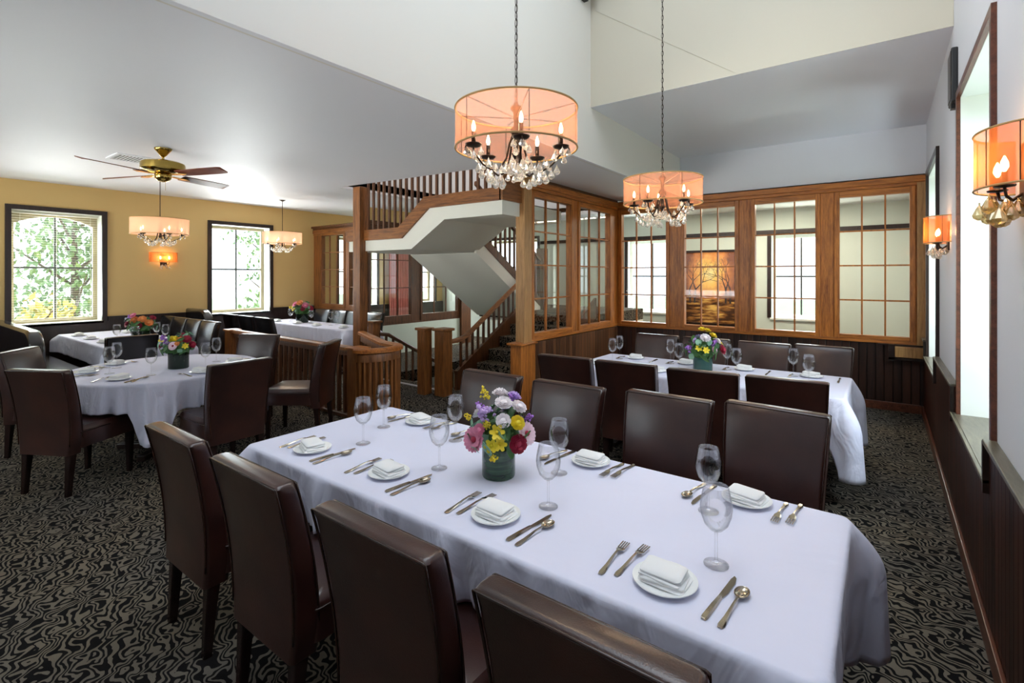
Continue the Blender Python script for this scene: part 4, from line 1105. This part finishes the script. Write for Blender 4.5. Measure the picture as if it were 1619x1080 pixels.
# ------------------------------------------------------------------ chandeliers
def drop_mesh(L=.038, r=.0125, mat='crystal'):
    m = MB(); m.lathe([(.0015, 0), (.0015, -.006), (r * .45, -.012), (r, -L * .72), (r * .85, -L * .88), (r * .3, -L)], 8)
    return m.build('crystal_drop', mat, None, False)
DROPM = {}
def put_drop(root, p, key='crystal', s=1.0):
    if key not in DROPM:
        o = drop_mesh(mat=key); DROPM[key] = o.data; bpy.data.objects.remove(o)
    o = bpy.data.objects.new('crystal_drop', DROPM[key]); COL.objects.link(o); o.parent = root; o.location = p; o.scale = (s,) * 3; o.rotation_euler = (0, 0, random.uniform(0, 3)); return o
def make_chandelier(R=.255, H=.165, chain=2.0, shade='shade', arms=5, phase=0.35, ndrop=5, lamp=4.5, rod=False, festoon=5):
    root = thing('chandelier', '', 'chandelier')
    m = MB(); m.loft([[(R * cos(a), R * sin(a), z) for a in [2 * pi * k / 64 for k in range(64)]] for z in (0, H)], cap=False)
    sh = m.build('shade', shade, root, True)
    for z in (0, H):
        m = MB(); m.tube([(R * cos(2 * pi * k / 64), R * sin(2 * pi * k / 64), z) for k in range(65)], .0042, 6); m.build('rim', 'rim', sh, True)
    m = MB()
    for k in range(6):
        a = 2 * pi * k / 6 + .3; m.tube([(R * .995 * cos(a), R * .995 * sin(a), 0), (R * .995 * cos(a), R * .995 * sin(a), H)], .0016, 4); m.tube([(0, 0, H * .78), (R * cos(a), R * sin(a), H)], .0015, 4)
    m.build('shade_frame', 'iron', sh)
    m = MB(); m.lathe([(.008, H + .03), (.010, H + .02), (.022, H + .012), (.024, H + .004), (.012, H - .01), (.010, H * .6), (.024, H * .5), (.026, H * .42), (.012, H * .3), (.010, -.01), (.020, -.02), (.014, -.035), (.004, -.05)], 16)
    m.build('column', 'iron', root, True)
    m = MB()
    if rod: m.tube([(0, 0, H + .02), (0, 0, H + chain)], .005, 8)
    else:
        n = int(chain / .030)
        for k in range(n):
            z = H + .035 + .030 * k; ax = (1, 0) if k % 2 else (0, 1)
            m.tube([(ax[0] * .0065 * cos(a), ax[1] * .0065 * cos(a), z + .019 * sin(a)) for a in [2 * pi * q / 8 for q in range(9)]], .0017, 4, cap=False)
        m.tube([(0.002, 0, H), (.002, .001, H + chain)], .0016, 4)
    m.build('rod' if rod else 'chain', 'iron', root)
    m = MB(); m.lathe([(.06, H + chain), (.06, H + chain - .012), (.02, H + chain - .035), (.006, H + chain - .04)], 20); m.build('ceiling_canopy', 'iron', root, True)
    rc = R * .74
    for k in range(arms):
        a = 2 * pi * k / arms + phase; ca, sa = cos(a), sin(a)
        pts = [(0.012, H * .40), (.030, .02), (.045, -.045), (.075, -.088), (.115, -.095), (.150, -.075), (rc, -.03), (rc, -.008)]
        m = MB(); P = []
        for i in range(len(pts) - 1):
            for q in range(3):
                t_ = q / 3; P.append((pts[i][0] + (pts[i + 1][0] - pts[i][0]) * t_, pts[i][1] + (pts[i + 1][1] - pts[i][1]) * t_))
        P.append(pts[-1])
        m.tube([(r_ * ca, r_ * sa, z) for r_, z in P], .0045, 6)
        m.tube([((rc + .02 + .016 * cos(q)) * ca, (rc + .02 + .016 * cos(q)) * sa, -.018 + .016 * sin(q)) for q in [2.6 - 4.6 * w_ / 10 for w_ in range(11)]], .0028, 5)
        arm = m.build('arm', 'iron', root, True)
        c = (rc * ca, rc * sa, 0)
        m = MB(); m.lathe([(.006, -.012), (.026, -.008), (.034, .0), (.034, .003), (.010, .002)], 18, c); m.build('candle_cup', 'iron', arm, True)
        m = MB(); m.lathe([(.009, .0), (.009, .052)], 12, c); m.build('candle_sleeve', 'iron', arm, True)
        m = MB(); m.lathe([(.003, .052), (.0085, .066), (.007, .080), (.0015, .098)], 10, c); m.build('candle_bulb', 'flame', arm, True)
        for q in range(ndrop):                       # around the cup
            b = 2 * pi * q / ndrop + a; put_drop(root, (c[0] + .031 * cos(b), c[1] + .031 * sin(b), -.006 - .022 * (q % 2)), s=1.0)
        for i, (r_, z) in enumerate(((.045, -.050), (.075, -.095), (.100, -.100), (.125, -.095), (.150, -.080), (.170, -.060))):
            put_drop(root, (r_ * ca + .008 * sa * (-1) ** i, r_ * sa - .008 * ca * (-1) ** i, z - .012), s=1.15)
    for k in range(arms):                         # strings of beads swagged between the arms
        a0 = 2 * pi * k / arms + phase; a1 = a0 + 2 * pi / arms
        for q in range(1, festoon + 1):
            t_ = q / (festoon + 1); a = a0 + (a1 - a0) * t_; rr = rc * (.86 - .25 * sin(pi * t_)); put_drop(root, (rr * cos(a), rr * sin(a), -.03 - .055 * sin(pi * t_)), s=.95)
    for k in range(7): a = 2 * pi * k / 7; put_drop(root, (.022 * cos(a), .022 * sin(a), -.038 - .015 * (k % 2)), s=1.2)
    l = bpy.data.lights.new('chandelier_light', 'POINT'); l.energy = lamp; l.color = (1, .72, .45); l.shadow_soft_size = .06
    lo = bpy.data.objects.new('chandelier_light', l); COL.objects.link(lo); lo.parent = root; lo.location = (0, 0, H * .45)
    return root
random.seed(5)
c1 = make_chandelier(chain=3.13, phase=radians(-48)); c1.location = (-1.24, 1.69, 2.150); tag(c1, 'large peach drum-shade chandelier with crystal drops hanging nearest over the front table', 'chandelier', 'drum shade chandeliers')
c2 = make_chandelier(chain=3.18, phase=radians(-26)); c2.location = (-1.195, 3.29, 2.100); tag(c2, 'peach drum-shade chandelier hanging on a long chain before the glazed screen', 'chandelier', 'drum shade chandeliers')
c3 = make_chandelier(R=.32, H=.20, chain=.58, shade='shade_pink', phase=.1, ndrop=3, lamp=3.5, rod=True); c3.location = (-7.56, 2.46, 2.150); tag(c3, 'pink pleated drum chandelier below the ceiling fan over the window table', 'chandelier', 'drum shade chandeliers')
c4 = make_chandelier(R=.32, H=.20, chain=.59, shade='shade_pink', phase=.5, ndrop=3, lamp=3.5, rod=True); c4.location = (-8.56, 4.65, 2.175); tag(c4, 'small pink drum chandelier beside the second left window', 'chandelier', 'drum shade chandeliers')

# sconces: shade bulges out of the wall along local +X
def make_sconce(label, loc, rz, half=.17, proud=.15, H=.21, sh='shade_amber', dk='amber', n=20, lamp=.9, scale=1.0, ds=1.7):
    root = thing('wall_sconce', label, 'sconce', loc, rz, 'wall sconces', scale)
    N = 28; arc = [(proud * sin(pi * k / N), -half * cos(pi * k / N)) for k in range(N + 1)]
    m = MB(); m.loft([[(x, y, z) for x, y in arc] for z in (0, H)], cap=False, closed=False); s_ = m.build('shade', sh, root, True)
    for z in (0, H):
        m = MB(); m.tube([(x, y, z) for x, y in arc], .0038, 6); m.build('rim', 'rim', s_, True)
    m = MB()
    for k in (3, 9, 19, 25): m.tube([(arc[k][0], arc[k][1], 0), (arc[k][0], arc[k][1], H)], .0016, 4)
    m.build('shade_frame', 'iron', s_)
    m = MB(); m.box(0, -.05, -.06, .012, .05, H * .8); m.build('back_plate', 'iron', root, bevel=.004)
    for q in (-1, 1):
        m = MB(); m.tube([(.01, 0, -.02), (.04, q * .03, -.045), (.06, q * .06, -.03), (.065, q * .065, .0)], .005, 6); a = m.build('arm', 'iron', root, True)
        m = MB(); m.lathe([(.005, -.004), (.028, .0), (.030, .005), (.009, .006), (.009, .05)], 14, (.065, q * .065, 0)); m.build('candle_sleeve', 'iron', a, True)
        m = MB(); m.lathe([(.003, .05), (.012, .068), (.010, .085), (.002, .105)], 10, (.065, q * .065, 0)); m.build('candle_bulb', 'flame', a, True)
    for k in range(n):
        a = 2.4 * k; rr = .022 + .010 * (k % 6); put_drop(root, (.065 + rr * .8 * cos(a), rr * 1.5 * sin(a), -.022 - .014 * (k % 4)), dk, ds)
    l = bpy.data.lights.new('sconce_light', 'POINT'); l.energy = lamp; l.color = (1, .6, .3); l.shadow_soft_size = .03
    lo = bpy.data.objects.new('sconce_light', l); COL.objects.link(lo); lo.parent = root; lo.location = (.08, 0, H * .45)
    return root
make_sconce('amber half-drum wall sconce with smoky glass drops at the right edge of the picture', (XR, 2.42, 1.92), pi, .19, .135, .195)
make_sconce('amber half-drum sconce with clear crystal drops between the two right wall windows', (XR, 4.98, 1.865), pi, .17, .15, .195, dk='crystal', n=12, ds=1.5)
make_sconce('orange two-bulb sconce on the yellow wall between the left windows', (XL, 3.27, 1.84), 0, .21, .12, .17, dk='crystal', n=8, ds=1.4)

# ------------------------------------------------------------------ fan, vent, speaker
FX, FY = -5.76, 1.90; ZT = zc(FX)
fan = thing('ceiling_fan', 'brass ceiling fan with four mahogany blades over the round table', 'ceiling fan', (FX, FY, ZT))
m = MB(); m.lathe([(.075, 0), (.075, -.012), (.060, -.030), (.030, -.070), (.016, -.085)], 28); m.build('canopy', 'brass', fan, True)
m = MB(); m.lathe([(.012, -.07), (.012, -.14)], 12); m.build('rod', 'brass', fan, True)
m = MB(); m.lathe([(.03, -.115), (.15, -.135), (.185, -.150), (.190, -.165), (.190, -.215), (.180, -.225), (.10, -.245), (.06, -.25)], 40); m.build('motor_housing', 'brass', fan, 'auto')
m = MB(); m.lathe([(.05, -.24), (.075, -.262), (.070, -.30), (.045, -.325), (.01, -.335)], 24); m.build('switch_housing', 'brass', fan, True)
m = MB(); m.tube([(.03, .01, -.32), (.03, .01, -.42)], .0015, 5); m.build('pull_chain', 'brass', fan)
rv, fv = Vector((cos(A), sin(A), 0)), Vector((-sin(A), cos(A), 0))
for k in range(4):
    th = math.atan2(-.28, .96) + k * pi / 2
    d = rv * cos(th) + fv * sin(th); an = math.atan2(d.y, d.x)
    m = MB(); prof = [(.20, .050), (.30, .058), (.50, .066), (.66, .070), (.73, .066), (.76, .045)]
    m.loft([[(x, -w_, .014), (x, w_, -.014), (x, w_, -.007), (x, -w_, .021)] for x, w_ in prof]); b = m.build('blade', 'fan_red', fan); b.location = (0, 0, -.262); b.rotation_euler = (0, 0, an)
    m = MB(); m.prism([(.10, -.020, -.008), (.24, -.035, -.012), (.30, 0, -.012), (.24, .035, -.012), (.10, .020, -.008)], (0, 0, .006)); m.build('blade_iron', 'brass', b)
m = MB(); VX, VY = -6.60, 1.90
vt = thing('ceiling_vent', 'square white ceiling vent grille beside the fan', 'vent', (VX, VY, zc(VX)))
m = MB(); m.box(-.20, -.20, -.012, .20, -.17, 0); m.box(-.20, .17, -.012, .20, .20, 0); m.box(-.20, -.17, -.012, -.17, .17, 0); m.box(.17, -.17, -.012, .20, .17, 0); m.build('frame', 'ceiling', vt)
m = MB()
for k in range(11): y = -.155 + .031 * k; m.box(-.17, y - .002, -.012, .17, y + .004, -.001)
m.build('louvres', 'vent', vt)
m = MB(); m.box(-.17, -.17, -.002, .17, .17, -.0005); m.build('dark_sheet', 'black', vt)  # black sheet standing in for the shade behind the louvres
sp_ = thing('wall_speaker', 'slim black speaker box high on the right wall', 'speaker', (XR, 4.50, 2.775))
m = MB(); m.box(-.035, -.10, 0, 0, .10, .36); m.build('cabinet', 'black', sp_, bevel=.008)
m = MB(); m.box(-.038, -.085, .02, -.035, .085, .34); m.build('grille', 'espresso', sp_)
m = MB(); m.box(-.03, -.03, -.03, 0, .03, 0); m.build('bracket', 'black', sp_)

# ------------------------------------------------------------------ outdoors
M['tree_leaf'] = plain('green_foliage', (0.075, 0.14, 0.055), .6, var=.35, scale=2)  # plain leaf green, varied at random
M['tree_leaf2'] = plain('yellow_foliage', (0.20, 0.20, 0.06), .6, var=.3, scale=2)
M['bark'] = plain('bark', (0.06, 0.05, 0.04), .8)
M['lawn'] = plain('outdoor_lawn', (0.28, 0.34, 0.20), .9, scale=1)
m = MB(); m.box(-60, -40, -1.2, 40, 60, -1.0)
o = m.build('ground_outside', 'lawn'); o['kind'] = 'structure'
def make_tree(label, loc, H, R, mat, seed, n=1500):
    random.seed(seed); root = thing('tree', label, 'tree', loc)
    m = MB(); m.tube([(0, 0, 0), (.05, .03, H * .35), (0, 0, H * .8)], [.14, .10, .03], 8)
    for k in range(9):
        a = 2.4 * k; z = H * (.3 + .06 * k); m.tube([(0, 0, z), (R * .6 * cos(a), R * .6 * sin(a), z + R * .5)], [.045, .012], 6)
    m.build('trunk', 'bark', root, True)
    m = MB()
    cl = [(random.uniform(-1, 1) * R * .7, random.uniform(-1, 1) * R * .7, H * random.uniform(.28, .95)) for _ in range(26)]
    for k in range(n):
        c = random.choice(cl); p = Vector(c) + Vector([random.gauss(0, R * .22) for _ in range(3)])
        X = Matrix.Translation(p) @ orient([random.uniform(-1, 1) for _ in range(3)]); s_ = random.uniform(.05, .12)
        m.poly([X @ Vector((-s_, 0, 0)), X @ Vector((0, -s_ * .5, .01)), X @ Vector((s_, 0, 0)), X @ Vector((0, s_ * .5, .01))])
    m.build('foliage', mat, root, flip=False); return root
make_tree('leafy tree filling the left window near the ceiling fan', (-15.9, 3.35, -1.0), 5.6, 1.9, 'tree_leaf', 1, 3200)
make_tree('yellow-green bush low in the left window', (-12.8, 2.25, -1.0), 2.2, .5, 'tree_leaf2', 2, 500)
make_tree('pale round tree seen low in the second left window', (-16.5, 8.6, -1.0), 4.4, 1.3, 'tree_leaf', 3, 1800)
